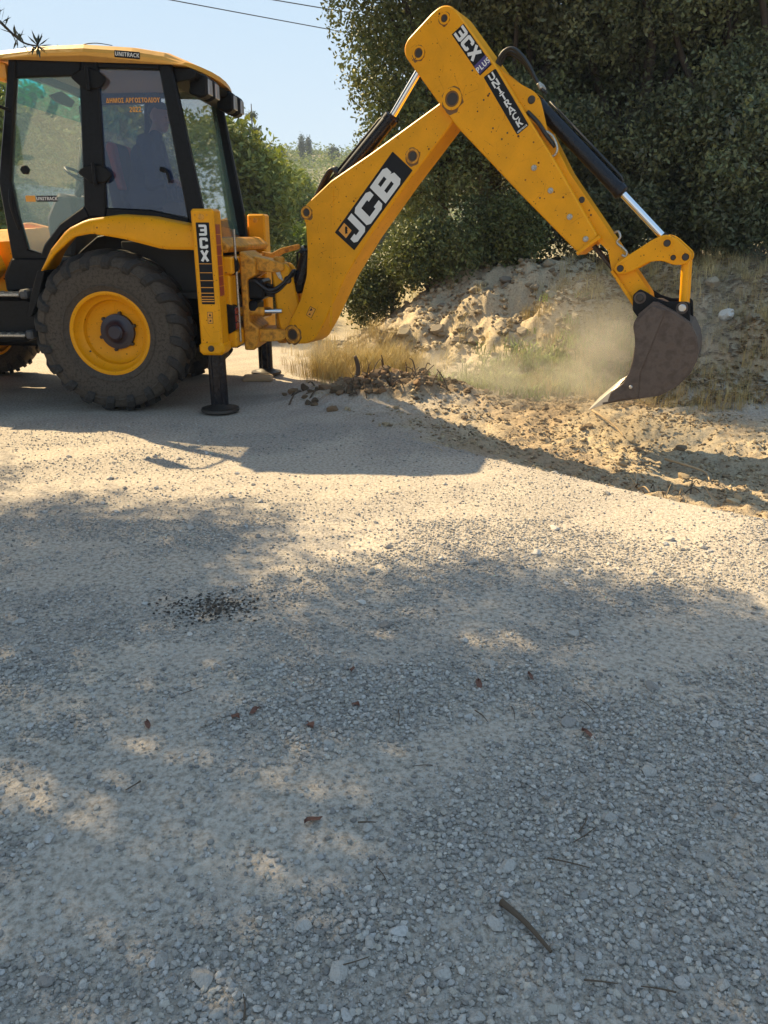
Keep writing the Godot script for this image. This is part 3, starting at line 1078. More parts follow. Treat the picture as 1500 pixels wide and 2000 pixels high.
func stabiliser(R: Node3D, z: float, side: float) -> void:
	# near: outer face on +z for side 1
	var s := mb()
	var x0 := 0.895
	var x1 := 1.09
	var zi := z - 0.12
	var zo := z + 0.12
	prism(s, rect(x0, 0.62, x1, 1.76, 0.018), zi, zo, 0.018)
	prism(s, rect(x0 - 0.015, 0.545, x1 + 0.015, 0.66, 0.03), zi - 0.012, zo + 0.012, 0.02)
	var leg := part("stabiliser", s, M.yellow_paint, R)
	s = mb()
	for k in [-1.0, 1.0]:
		bar(s, Vector3(0.993 + k * 0.04, 0.07, z + 0.0), Vector3(0.993 + k * 0.04, 0.60, z), 0.042, 18)
	box(s, Vector3(0.955, 0.07, z - 0.055), Vector3(1.031, 0.60, z + 0.055), 0.01)
	part("inner_leg", s, M.cylinder_black, leg)
	s = mb()
	lathe_at(s, Vector3(0.995, 0.012, z), [[0.0, 0.0, 1], [0.16, 0.0, 1], [0.175, 0.012, 2], [0.172, 0.035, 3], [0.12, 0.045, 4], [0.06, 0.075, 4], [0.0, 0.08, 4]])
	part("foot_pad", s, M.pin_steel, leg)
	s = mb()
	bar(s, Vector3(0.99, 0.605, z - 0.15 * side), Vector3(0.99, 0.605, z + 0.145 * side), 0.028, 14)
	part("leg_pin", s, M.pin_steel, leg)
	s = mb()
	bar(s, Vector3(0.985, 1.695, zo - 0.01), Vector3(0.985, 1.695, zo + 0.006), 0.026, 16)
	for k in [-0.05, 0.05]:
		bar(s, Vector3(0.985 + k, 1.71, zo - 0.01), Vector3(0.985 + k, 1.71, zo + 0.005), 0.007, 8)
	part("cap_bolt", s, M.dusty_yellow_paint, leg)
	if side > 0:
		s = mb()
		prism(s, rect(0.935, 0.985, 1.05, 1.652, 0.004), zo, zo + 0.003, 0.001)
		var d := part("model_decal", s, M.decal_black, leg)
		var y := 1.547
		for ch in ["3", "C", "X"]:
			var wd: float = LETTERS[ch][0] * 0.088 * 1.1
			block_letter(ch, Transform3D(Basis(), Vector3(0.9925 - wd * 0.5, y, zo + 0.0032)), 0.088, 1.1, d, M.decal_white)
			y -= 0.103
		y = 1.31
		for h in [0.004, 0.007, 0.009, 0.012, 0.015, 0.016, 0.016]:
			pass
		var gaps := [1.318, 1.245, 1.18, 1.122, 1.075, 1.045, 1.022, 1.004]
		for k in gaps.size():
			s = mb()
			prism(s, rect(0.937, gaps[k], 1.048, gaps[k] + 0.0045 + 0.0005 * k), zo + 0.0031, zo + 0.0042, 0.0)
			part("decal_stripe", s, M.decal_orange, d)
		s = mb()
		prism(s, rect(0.975, 0.82, 1.022, 0.92), zo, zo + 0.0015, 0.0)
		var w := part("warning_decal", s, M.decal_black, leg)
		s = mb()
		prism(s, rect(0.978, 0.872, 1.019, 0.917), zo + 0.0016, zo + 0.0024, 0.0)
		prism(s, rect(0.978, 0.823, 1.019, 0.868), zo + 0.0016, zo + 0.0024, 0.0)
		part("warning_field", s, M.decal_orange, w)
		s = mb()
		prism(s, pv([0.988, 0.884, 1.009, 0.884, 0.9985, 0.908]), zo + 0.0025, zo + 0.0032, 0.0)
		prism(s, pv([0.988, 0.84, 1.0, 0.835, 1.01, 0.846, 0.998, 0.853]), zo + 0.0025, zo + 0.0032, 0.0)
		part("warning_mark", s, M.decal_black, w)
		s = mb()   # red reflector strip on the rear face
		for k in 7:
			box(s, Vector3(x1, 1.05 + k * 0.085, zi + 0.07), Vector3(x1 + 0.003, 1.128 + k * 0.085, zo - 0.04), 0.001)
		part("reflector_strip", s, M.decal_red, leg)

func machine_rear(R: Node3D, Y: Material, K: Material) -> void:
	stabiliser(R, 1.0, 1.0)
	stabiliser(R, -1.0, -1.0)
	var D: Material = M.dusty_yellow_paint
	var s := mb()
	# cross beams of the rear frame that the digger slides on
	box(s, Vector3(0.96, 1.22, -0.88), Vector3(1.16, 1.37, 0.88), 0.015)
	box(s, Vector3(0.96, 0.58, -0.88), Vector3(1.16, 0.73, 0.88), 0.015)
	box(s, Vector3(0.98, 0.731, 0.66), Vector3(1.13, 1.219, 0.88), 0.015)
	box(s, Vector3(0.98, 0.731, -0.88), Vector3(1.13, 1.219, -0.66), 0.015)
	part("rear_frame", s, Y, R)
	s = mb()
	box(s, Vector3(0.93, 0.5, -0.66), Vector3(0.975, 1.3, 0.66), 0.01)
	part("rear_shield", s, K, R)
	s = mb()   # tail lamp on a bracket behind the near leg
	prism(s, soft(pv([1.09, 0.70, 1.16, 0.74, 1.16, 0.95, 1.09, 0.97]), 0.015), 0.78, 0.9, 0.01)
	var tl := part("tail_lamp_bracket", s, K, R)
	for k in 3:
		s = mb()
		box(s, Vector3(1.158, 0.745 + k * 0.066, 0.79), Vector3(1.172, 0.803 + k * 0.066, 0.89), 0.006)
		part("tail_lamp", s, M.lamp_red, tl)
	s = mb()   # carriage plate clamped to the beams
	prism(s, soft(pv([1.162, 0.52, 1.26, 0.52, 1.3, 0.62, 1.3, 0.72, 1.22, 0.78, 1.22, 1.16, 1.3, 1.2, 1.3, 1.33, 1.2, 1.41, 1.162, 1.41]), 0.02), 0.1, 0.62, 0.012)
	part("slide_carriage", s, D, R)
	s = mb()   # valve block, hose sleeve and slew rams: the dark works between carriage and kingpost
	box(s, Vector3(1.2, 0.98, 0.2), Vector3(1.36, 1.16, 0.56), 0.02)
	box(s, Vector3(1.21, 0.86, 0.3), Vector3(1.3, 0.97, 0.6), 0.02)
	part("valve_block", s, K, R)
	for k in 2:
		var z := 0.26 + k * 0.3
		s = mb()
		bar(s, Vector3(1.1, 0.84 + 0.03 * k, z), Vector3(1.36, 0.845 + 0.03 * k, z), 0.042, 14)
		var ram := part("slew_ram", s, D, R)
		s = mb()
		bar(s, Vector3(1.36, 0.845 + 0.03 * k, z), Vector3(1.53, 0.85 + 0.03 * k, z), 0.022, 14)
		part("ram_rod", s, M.chrome, ram)
	for k in 7:
		s = mb()
		var z := 0.22 + 0.05 * k
		var y := 0.94 + 0.028 * (k % 4)
		tube(s, curve([Vector3(1.12, y + 0.06, z), Vector3(1.25, y + 0.1 + 0.01 * k, z + 0.03), Vector3(1.4, y + 0.07, z + 0.02), Vector3(1.52, y + 0.12, 0.36 + 0.02 * k), Vector3(1.64, 1.24, 0.38 + 0.02 * k)]), 0.016, 8)
		part("hose", s, M.hose_rubber, R)
	s = mb()   # upper and lower jaws holding the kingpost
	prism(s, soft(pv([1.2, 1.25, 1.46, 1.22, 1.55, 1.24, 1.55, 1.30, 1.4, 1.34, 1.2, 1.38]), 0.02), 0.22, 0.52, 0.015)
	prism(s, soft(pv([1.2, 0.58, 1.5, 0.60, 1.55, 0.63, 1.55, 0.70, 1.4, 0.71, 1.2, 0.70]), 0.02), 0.2, 0.54, 0.015)
	bar(s, Vector3(1.48, 0.56, 0.37), Vector3(1.48, 1.36, 0.37), 0.052, 18)
	part("kingpost_jaw", s, D, R)
	s = mb()   # kingpost casting
	prism(s, soft(pv([1.415, 1.295, 1.56, 1.30, 1.60, 1.25, 1.635, 1.13, 1.675, 0.93, 1.66, 0.74, 1.60, 0.60, 1.53, 0.60, 1.47, 0.73, 1.452, 0.90, 1.435, 1.10]), 0.03), 0.40, 0.47, 0.015)
	prism(s, soft(pv([1.43, 1.295, 1.56, 1.30, 1.60, 1.25, 1.635, 1.13, 1.675, 0.93, 1.66, 0.74, 1.60, 0.60, 1.53, 0.60, 1.47, 0.73, 1.452, 0.90, 1.435, 1.10]), 0.03), 0.16, 0.23, 0.015)
	box(s, Vector3(1.47, 0.74, 0.231), Vector3(1.58, 1.22, 0.399), 0.01)
	var kp := part("kingpost", s, M.yellow_paint, R)
	s = mb()
	bar(s, Vector3(1.575, 1.155, 0.14), Vector3(1.575, 1.155, 0.485), 0.036, 16)
	part("kingpost_pin", s, M.pin_steel, kp)
	s = mb()
	prism(s, soft(pv([1.46, 1.23, 1.5, 1.25, 1.535, 1.14, 1.49, 1.17]), 0.01), 0.471, 0.482, 0.004)
	part("worn_bracket", s, M.zinc, kp)
	# grey pipe beside the near leg, with the rubber stop
	s = mb()
	bar(s, Vector3(1.17, 0.62, 0.78), Vector3(1.17, 1.6, 0.78), 0.011, 10)
	part("grease_pipe", s, M.zinc, R)
	s = mb()
	prism(s, soft(pv([1.09, 1.35, 1.17, 1.37, 1.2, 1.27, 1.14, 1.2, 1.1, 1.26]), 0.03), 0.72, 0.8, 0.02)
	part("rubber_stop", s, M.black_plastic, R)
	s = mb()   # yellow corner under the rear window
	prism(s, soft(pv([0.86, 1.42, 1.1, 1.4, 1.14, 1.45, 1.06, 1.52, 0.97, 1.53, 0.86, 1.5]), 0.02), -0.82, 0.82, 0.015)
	part("rear_ledge", s, D, R)
	# lock hook of the boom, lying on the carriage
	s = mb()
	prism(s, soft(pv([1.24, 1.40, 1.34, 1.38, 1.44, 1.43, 1.62, 1.47, 1.62, 1.42, 1.46, 1.38, 1.38, 1.33, 1.26, 1.34]), 0.02), 0.0, 0.06, 0.01)
	part("boom_lock_hook", s, D, R)

func ram(R: Node, xf: Transform3D, a: Vector3, b: Vector3, c: Vector3, rb: float, rr: float) -> void:
	# barrel from a to b, rod from b to c
	var s := mb()
	var d := (c - a).normalized()
	bar(s, a, b, rb, 24)
	bar(s, b - d * 0.07, b + d * 0.004, rb * 1.1, 24)
	var barrel := part("ram_barrel", s, M.cylinder_black, R, xf)
	s = mb()
	bar(s, b, c - d * 0.03, rr, 20)
	part("ram_rod", s, M.chrome, barrel)
	s = mb()
	bar(s, c - d * 0.08, c, rr * 1.3, 16)
	bar(s, c - Vector3(0, 0, 0.05), c + Vector3(0, 0, 0.05), rr * 2.0, 18)
	bar(s, a - Vector3(0, 0, 0.06), a + Vector3(0, 0, 0.06), rb * 0.95, 18)
	part("ram_eye", s, M.black_paint, barrel)
	# steel feed pipe strapped along the barrel
	s = mb()
	var side := Vector3(-d.y, d.x, 0) * (rb + 0.016)
	tube(s, [a + side + d * 0.08, b + side - d * 0.1, b + side * 0.7 - d * 0.05], 0.011, 8)
	part("feed_pipe", s, M.hose_rubber, barrel)

func machine_arm(R: Node3D, A: Transform3D, Y: Material) -> void:
	var s := mb()
	var bw := -0.29
	var outline := soft(pv([1.435, 2.542, 0.836, 2.204, 0.442, 1.996, 0.223, 1.834, 0.158, 1.784, 0.15, 1.711, 0.178, 1.634, 0.185, 1.407, 0.166, 1.197, 0.092, 0.981, -0.052, 0.75, -0.078, 0.663, -0.048, 0.593, 0.03, 0.573, 0.153, 0.584, 0.232, 0.627, 0.346, 0.796, 0.566, 1.197, 0.807, 1.535, 1.155, 1.955, 1.476, 2.316, 1.64, 2.5, 1.62, 2.62, 1.54, 2.64]), 0.03, 3)
	prism(s, outline, bw, 0.0, 0.01)
	var boom := part("boom", s, Y, R, A)
	s = mb()   # shallow stiffening fold up the side plate
	prism(s, pv([0.40, 0.74, 0.428, 0.78, 0.468, 1.95, 0.442, 1.985]), 0.0, 0.006, 0.0028)
	part("side_fold", s, Y, boom)
	for q in [[0.0, 0.66, 0.058, 0.082], [0.193, 1.741, 0.036, 0.052], [1.208, 2.164, 0.043, 0.058]]:
		s = mb()
		ring(s, q[0], q[1], q[2], q[3], -0.004, 0.010)
		ring(s, q[0], q[1], q[2], q[3], bw - 0.010, bw + 0.004)
		part("pin_boss", s, M.dusty_yellow_paint, boom)
		smear(boom, q[0], q[1], q[3], 0.0)
		s = mb()
		pin(s, q[0], q[1], q[2] * 0.96, bw - 0.004, 0.004)
		part("pivot_pin", s, M.pin_steel, boom)
	# maker's plate: black band with white letters running up the boom
	s = mb()
	prism(s, soft(pv([1.028, 2.205, 1.209, 2.056, 0.662, 1.424, 0.472, 1.573]), 0.004, 1), 0.0, 0.003, 0.001)
	var band := part("maker_decal", s, M.decal_black, boom)
	var e := Vector2(0.553, 0.632).normalized()
	var up := Vector2(-e.y, e.x)
	var h := 0.196
	var at := Vector2(0.664, 1.426) + e * 0.045 + up * 0.022
	for ch in ["J", "C", "B"]:
		at += e * (block_letter(ch, face(at.x, at.y, 0.0032, e), h, 1.56 if ch != "J" else 1.3, band, M.decal_white) + 0.022)
	s = mb()
	var o := Vector2(0.664, 1.426) + e * 0.022 + up * 0.125
	prism(s, pv([o.x, o.y, o.x + e.x * 0.085, o.y + e.y * 0.085, o.x + e.x * 0.085 + up.x * 0.095, o.y + e.y * 0.085 + up.y * 0.095, o.x + up.x * 0.095, o.y + up.y * 0.095]), 0.005, 0.0062, 0.0)
	var badge := part("badge", s, M.decal_orange, band)
	s = mb()
	for k in 3:
		var p: Vector2 = o + e * (0.022 + 0.014 * k) + up * (0.03 + 0.012 * k)
		prism(s, pv([p.x, p.y, p.x + 0.026, p.y + 0.004, p.x + 0.02, p.y + 0.022, p.x + 0.002, p.y + 0.024]), 0.0064, 0.007 + 0.0004 * k, 0.0)
	part("badge_mark", s, M.decal_black, badge)
	s = mb()
	prism(s, pv([0.199, 0.929, 0.258, 0.904, 0.206, 0.818, 0.152, 0.849]), 0.0, 0.0015, 0.0)
	var wd := part("warning_decal", s, M.decal_black, boom)
	s = mb()
	prism(s, inset(ccw(pv([0.199, 0.929, 0.258, 0.904, 0.206, 0.818, 0.152, 0.849])), 0.004), 0.0016, 0.0024, 0.0)
	part("warning_field", s, M.decal_orange, wd)
	s = mb()
	prism(s, pv([0.19, 0.885, 0.222, 0.892, 0.212, 0.915]), 0.0026, 0.0033, 0.0)
	prism(s, pv([0.178, 0.852, 0.2, 0.848, 0.198, 0.868]), 0.0026, 0.0033, 0.0)
	part("warning_mark", s, M.decal_black, wd)
	# boom lift ram between kingpost and boom, main ram above the boom
	ram(R, A, Vector3(0.02, 1.1, -0.145), Vector3(0.13, 1.42, -0.145), Vector3(0.45, 1.7, -0.145), 0.075, 0.035)
	ram(R, A, Vector3(0.193, 1.741, -0.145), Vector3(0.967, 2.49, -0.145) - Vector3(0.0, 0.0, 0), Vector3(1.267, 2.894, -0.145), 0.062, 0.032)
	# hose over the foot of the main ram
	for k in 3:
		s = mb()
		tube(s, curve([Vector3(0.20, 1.80, -0.1 - 0.04 * k), Vector3(0.27, 1.93, -0.09 - 0.04 * k), Vector3(0.37, 2.07 + 0.015 * k, -0.08 - 0.05 * k), Vector3(0.43, 2.09, -0.08 - 0.05 * k), Vector3(0.46, 2.03, -0.1 - 0.04 * k)]), 0.015, 8)
		part("hose", s, M.hose_rubber, R, A)
	# dipper: two plates in one welded box, straddling the end of the boom
	var d0 := -0.335
	var d1 := 0.045
	s = mb()
	prism(s, soft(pv([1.14, 2.939, 1.166, 2.994, 1.377, 3.162, 1.447, 3.199, 1.522, 3.192, 1.577, 3.143, 1.907, 2.752, 2.361, 2.135, 2.771, 1.54, 2.629, 1.422, 2.173, 1.828, 1.601, 2.355, 1.426, 2.554, 1.217, 2.802, 1.15, 2.882]), 0.035, 3), d0, d1, 0.01)
	var dip := part("dipper", s, Y, R, A)
	s = mb()
	prism(s, pv([2.778, 1.553, 2.79, 1.53, 2.625, 1.405, 2.613, 1.428]), d0 - 0.012, d1 + 0.014, 0.004)
	part("end_flange", s, Y, dip)
	for q in [[1.475, 3.109, 0.028, 0.042], [1.267, 2.894, 0.036, 0.05], [1.555, 2.557, 0.058, 0.08]]:
		s = mb()
		ring(s, q[0], q[1], q[2], q[3], d1 - 0.004, d1 + 0.009)
		part("pin_boss", s, Y, dip)
		smear(dip, q[0], q[1], q[3] * 0.95, d1)
		s = mb()
		pin(s, q[0], q[1], q[2] * 0.97, d0 - 0.004, d1 + 0.003)
		part("pivot_pin", s, M.pin_steel, dip)
	for q in [[2.24, 2.042], [2.38, 1.877], [2.543, 1.686], [2.679, 1.525]]:
		s = mb()
		bar(s, Vector3(q[0], q[1], d1 - 0.002), Vector3(q[0], q[1], d1 + 0.012), 0.022, 14)
		bar(s, Vector3(q[0], q[1], d1 + 0.011), Vector3(q[0], q[1], d1 + 0.024), 0.013, 6)
		part("wear_pad_bolt", s, M.zinc, dip)
	for q in [[1.712, 2.742], [1.855, 2.575], [1.812, 2.535], [1.896, 2.334], [2.013, 2.296], [1.971, 2.255], [2.3, 1.826]]:
		s = mb()
		bar(s, Vector3(q[0], q[1], d1 - 0.01), Vector3(q[0], q[1], d1 + 0.002), 0.0075, 8)
		part("plug", s, M.pin_steel, dip)
	s = mb()
	prism(s, pv([1.629, 3.061, 1.866, 2.772, 1.775, 2.703, 1.537, 2.997]), d1, d1 + 0.003, 0.001)
	var md := part("model_decal", s, M.decal_black, dip)
	e = Vector2(0.237, -0.291).normalized()
	up = Vector2(-e.y, e.x)
	at = Vector2(1.537, 2.997) + e * 0.012 + up * 0.012
	for ch in ["3", "C", "X"]:
		at += e * (block_letter(ch, face(at.x, at.y, d1 + 0.0032, e), 0.092, 1.18, md, M.decal_white) + 0.008)
	s = mb()
	var c0 := Vector2(1.537, 2.997) + e * 0.295 + up * 0.003
	prism(s, pv([c0.x, c0.y, c0.x + e.x * 0.075, c0.y + e.y * 0.075, c0.x + e.x * 0.075 + up.x * 0.11, c0.y + e.y * 0.075 + up.y * 0.11, c0.x + up.x * 0.11, c0.y + up.y * 0.11]), d1 + 0.0031, d1 + 0.0045, 0.0)
	var pp := part("plus_field", s, M.decal_purple, md)
	var pc := c0 + e * 0.044 + up * 0.055
	words("PLUS", face(pc.x, pc.y, d1 + 0.0047, up), 0.04, M.decal_white, pp, "lettering", 0.95)
	s = mb()
	prism(s, soft(pv([1.896, 2.743, 2.18, 2.342, 2.092, 2.278, 1.804, 2.690]), 0.01, 2), d1, d1 + 0.003, 0.001)
	var ud := part("dealer_decal", s, M.decal_black, dip)
	e = Vector2(0.286, -0.407).normalized()
	up = Vector2(-e.y, e.x)
	var word := "UNITRACK"
	for k in word.length():
		var p := Vector2(1.85, 2.7165) + e * (0.035 + 0.0575 * k)
		words(word[k], face(p.x, p.y, d1 + 0.0032, up), 0.052, M.decal_white, ud, "letter", 1.15)
	var pq := Vector2(1.85, 2.7165) + e * 0.485
	words("UNITRACK", face(pq.x, pq.y, d1 + 0.0032, up), 0.013, M.decal_white, ud, "lettering")
	# inner dipper
	s = mb()
	prism(s, soft(pv([2.1, 2.46, 2.322, 2.29, 2.497, 2.009, 2.986, 1.396, 3.197, 1.128, 3.21, 1.07, 3.174, 1.03, 3.11, 1.02, 2.89, 1.277, 2.843, 1.439, 2.70, 1.56, 2.3, 2.05]), 0.015, 2), -0.26, -0.03, 0.008)
	var inn := part("inner_dipper", s, Y, R, A)
	s = mb()
	prism(s, pv([2.88, 1.285, 2.90, 1.30, 3.115, 1.025, 3.095, 1.01]), -0.29, 0.0, 0.004)
	part("bottom_flange", s, Y, inn)
	s = mb()
	bar(s, Vector3(2.69, 1.5, -0.14), Vector3(2.9, 1.28, -0.14), 0.02, 12)
	part("extension_rod", s, M.pin_steel, inn)
	s = mb()
	bar(s, Vector3(2.61, 1.81, -0.035), Vector3(2.61, 1.81, -0.026), 0.024, 14)
	bar(s, Vector3(2.69, 1.70, -0.035), Vector3(2.69, 1.70, -0.027), 0.008, 8)
	part("lock_hole", s, M.pin_steel, inn)
	# cheek plates carrying the bucket ram
	for w in [[-0.03, 0.0], [-0.29, -0.26]]:
		s = mb()
		prism(s, soft(pv([1.9, 2.76, 2.045, 2.653, 2.184, 2.582, 2.235, 2.531, 2.253, 2.485, 2.325, 2.262, 2.15, 2.40, 1.95, 2.66]), 0.02), w[0], w[1], 0.005)
		part("ram_cheek", s, Y, inn)
	s = mb()
	pin(s, 2.176, 2.521, 0.03, -0.3, 0.008)
	part("pivot_pin", s, M.pin_steel, inn)
	ram(R, A, Vector3(2.176, 2.521, -0.145), Vector3(2.897, 1.853, -0.145), Vector3(3.277, 1.498, -0.145), 0.056, 0.028)
	for k in 3:
		s = mb()
		var w := -0.06 - 0.05 * k
		tube(s, curve([Vector3(1.86, 2.78, w), Vector3(1.92, 2.87, w), Vector3(2.0, 2.885 - 0.02 * k, w), Vector3(2.1, 2.80 - 0.02 * k, w), Vector3(2.19, 2.66 - 0.01 * k, w), Vector3(2.25, 2.58, w)]), 0.013, 8)
		var hs := part("hose", s, M.hose_rubber, R, A)
		s = mb()
		bar(s, Vector3(2.205, 2.64, w), Vector3(2.235, 2.6, w), 0.02, 6)
		part("hose_coupling", s, M.zinc, hs)
	s = mb()
	tube(s, curve([Vector3(2.15, 2.44, 0.0), Vector3(2.24, 2.36, 0.01), Vector3(2.31, 2.27, 0.005), Vector3(2.38, 2.19, -0.01)]), 0.016, 8)
	part("hose", s, M.hose_rubber, R, A)
	s = mb()
	tube(s, curve([Vector3(2.30, 2.30, 0.0), Vector3(2.36, 2.26, 0.01), Vector3(2.40, 2.18, 0.01), Vector3(2.385, 2.13, 0.01), Vector3(2.34, 2.12, 0.01), Vector3(2.315, 2.14, 0.0)]), 0.009, 8)
	part("locking_pin_loop", s, M.zinc, R, A)
	s = mb()
	tube(s, curve([Vector3(2.88, 1.57, -0.03), Vector3(2.91, 1.58, -0.01), Vector3(2.93, 1.54, 0.0), Vector3(2.91, 1.50, 0.0), Vector3(2.96, 1.46, 0.0), Vector3(2.99, 1.43, 0.0), Vector3(2.985, 1.4, 0.0), Vector3(2.955, 1.41, 0.0)]), 0.009, 8)
	part("safety_chain", s, M.zinc, R, A)
	# tipping levers, links and bucket
	var lever := soft(pv([2.912, 1.296, 2.918, 1.35, 2.986, 1.396, 3.171, 1.523, 3.255, 1.562, 3.326, 1.541, 3.406, 1.476, 3.458, 1.432, 3.463, 1.385, 3.422, 1.346, 3.342, 1.342, 3.258, 1.373, 3.163, 1.364, 3.061, 1.299, 2.983, 1.268, 2.937, 1.270]), 0.03)
	for w in [[-0.02, 0.02], [-0.31, -0.27]]:
		s = mb()
		prism(s, lever, w[0], w[1], 0.006)
		var lv := part("tipping_lever", s, Y, R, A)
		if w[0] > -0.1:
			for q in [[2.956, 1.312, 0.03], [3.277, 1.498, 0.03], [3.333, 1.396, 0.022], [3.419, 1.401, 0.03]]:
				s = mb()
				ring(s, q[0], q[1], q[2], q[2] * 1.3, w[1] - 0.002, w[1] + 0.007)
				part("pin_boss", s, Y, lv)
				s = mb()
				pin(s, q[0], q[1], q[2] * 0.97, -0.32, w[1] + 0.004)
				part("pivot_pin", s, M.pin_steel, lv)
		s = mb()
		bar(s, Vector3(3.419, 1.401, w[0] - 0.02), Vector3(3.444, 1.036, w[0] - 0.02), 0.031, 16)
		part("bucket_link", s, Y, R, A)
	var B0 := -0.43
	var B1 := 0.14
	s = mb()   # hanger plates on the bucket's top
	for w in [[0.03, 0.065], [-0.355, -0.32]]:
		prism(s, soft(pv([3.077, 1.122, 3.122, 1.165, 3.173, 1.143, 3.249, 1.1, 3.333, 1.077, 3.471, 1.083, 3.495, 1.064, 3.517, 0.918, 3.36, 0.93, 3.25, 1.0, 3.15, 0.93, 3.085, 1.008]), 0.015), w[0], w[1], 0.005)
	var hang := part("bucket_hanger", s, M.black_paint, R, A)
	for q in [[3.132, 1.101], [3.444, 1.036]]:
		s = mb()
		ring(s, q[0], q[1], 0.03, 0.044, 0.063, 0.074)
		part("pin_collar", s, M.bucket_steel, hang)
		s = mb()
		pin(s, q[0], q[1], 0.029, -0.37, 0.09)
		part("pivot_pin", s, M.worn_steel if q[0] > 3.3 else M.pin_steel, hang)
	s = mb()
	var side := soft(pv([3.143, 0.977, 3.237, 1.071, 3.267, 1.069, 3.41, 0.999, 3.521, 0.925, 3.572, 0.834, 3.592, 0.759, 3.597, 0.671, 3.563, 0.568, 3.483, 0.464, 3.365, 0.383, 3.211, 0.346, 3.089, 0.319, 2.975, 0.29, 2.998, 0.38, 3.079, 0.45, 3.117, 0.537, 3.137, 0.642, 3.14, 0.761, 3.129, 0.826, 3.11, 0.891, 3.12, 0.942]), 0.02)
	prism(s, side, B1 - 0.02, B1, 0.004)
	prism(s, side, B0, B0 + 0.02, 0.004)
	# wrapped back and floor
	var back := [[3.143, 0.977], [3.237, 1.068], [3.267, 1.067], [3.41, 0.997], [3.519, 0.925], [3.57, 0.834], [3.59, 0.759], [3.595, 0.671], [3.561, 0.568], [3.481, 0.464], [3.364, 0.383], [3.211, 0.346], [3.089, 0.319], [2.94, 0.275]]
	var bp := PackedVector2Array()
	for q in back:
		bp.append(Vector2(q[0], q[1]))
	var shell := Geometry2D.offset_polyline(bp, 0.009, Geometry2D.JOIN_ROUND, Geometry2D.END_BUTT)
	prism(s, shell[0], B0 + 0.004, B1 - 0.004, 0.0)
	var bucket := part("bucket", s, M.bucket_steel, R, A)
	s = mb()   # side cutter plate welded on, with its bolt
	prism(s, soft(pv([3.16, 0.96, 3.237, 1.05, 3.335, 1.025, 3.27, 0.783, 3.202, 0.535, 3.207, 0.35, 3.089, 0.325, 2.985, 0.295, 3.005, 0.38, 3.083, 0.45, 3.12, 0.537, 3.141, 0.642, 3.143, 0.761, 3.132, 0.826, 3.115, 0.891, 3.125, 0.942]), 0.01), B1 + 0.0005, B1 + 0.013, 0.004)
	part("side_cutter", s, M.bucket_steel, bucket)
	s = mb()
	bar(s, Vector3(3.145, 0.43, B1 + 0.01), Vector3(3.145, 0.43, B1 + 0.03), 0.014, 10)
	part("cutter_bolt", s, M.worn_steel, bucket)
	for k in 5:
		var w: float = lerpf(B0 + 0.05, B1 - 0.045, k / 4.0)
		s = mb()
		prism(s, pv([3.05, 0.425, 2.995, 0.388, 2.915, 0.305, 2.832, 0.218, 2.845, 0.212, 2.95, 0.262, 3.07, 0.30, 3.09, 0.33, 3.0, 0.32]), w - 0.04, w + 0.04, 0.006)
		part("tooth", s, M.worn_steel, bucket)

# ---------------------------------------------------------------- the person in the cab
func cap_d(p: Vector3, a: Vector3, b: Vector3, ra: float, rb: float) -> float:
	var ab := b - a
	var t := clampf((p - a).dot(ab) / maxf(ab.length_squared(), 0.000001), 0.0, 1.0)
	return p.distance_to(a + ab * t) - lerpf(ra, rb, t)

func field(p: Vector3, bones: Array, k: float) -> float:
	var d := 10.0
	for b in bones:
		var e := cap_d(p, b[0], b[1], b[2], b[3])
		var h := clampf(0.5 + 0.5 * (d - e) / k, 0.0, 1.0)
		d = lerpf(d, e, h) - k * h * (1.0 - h)
	return d

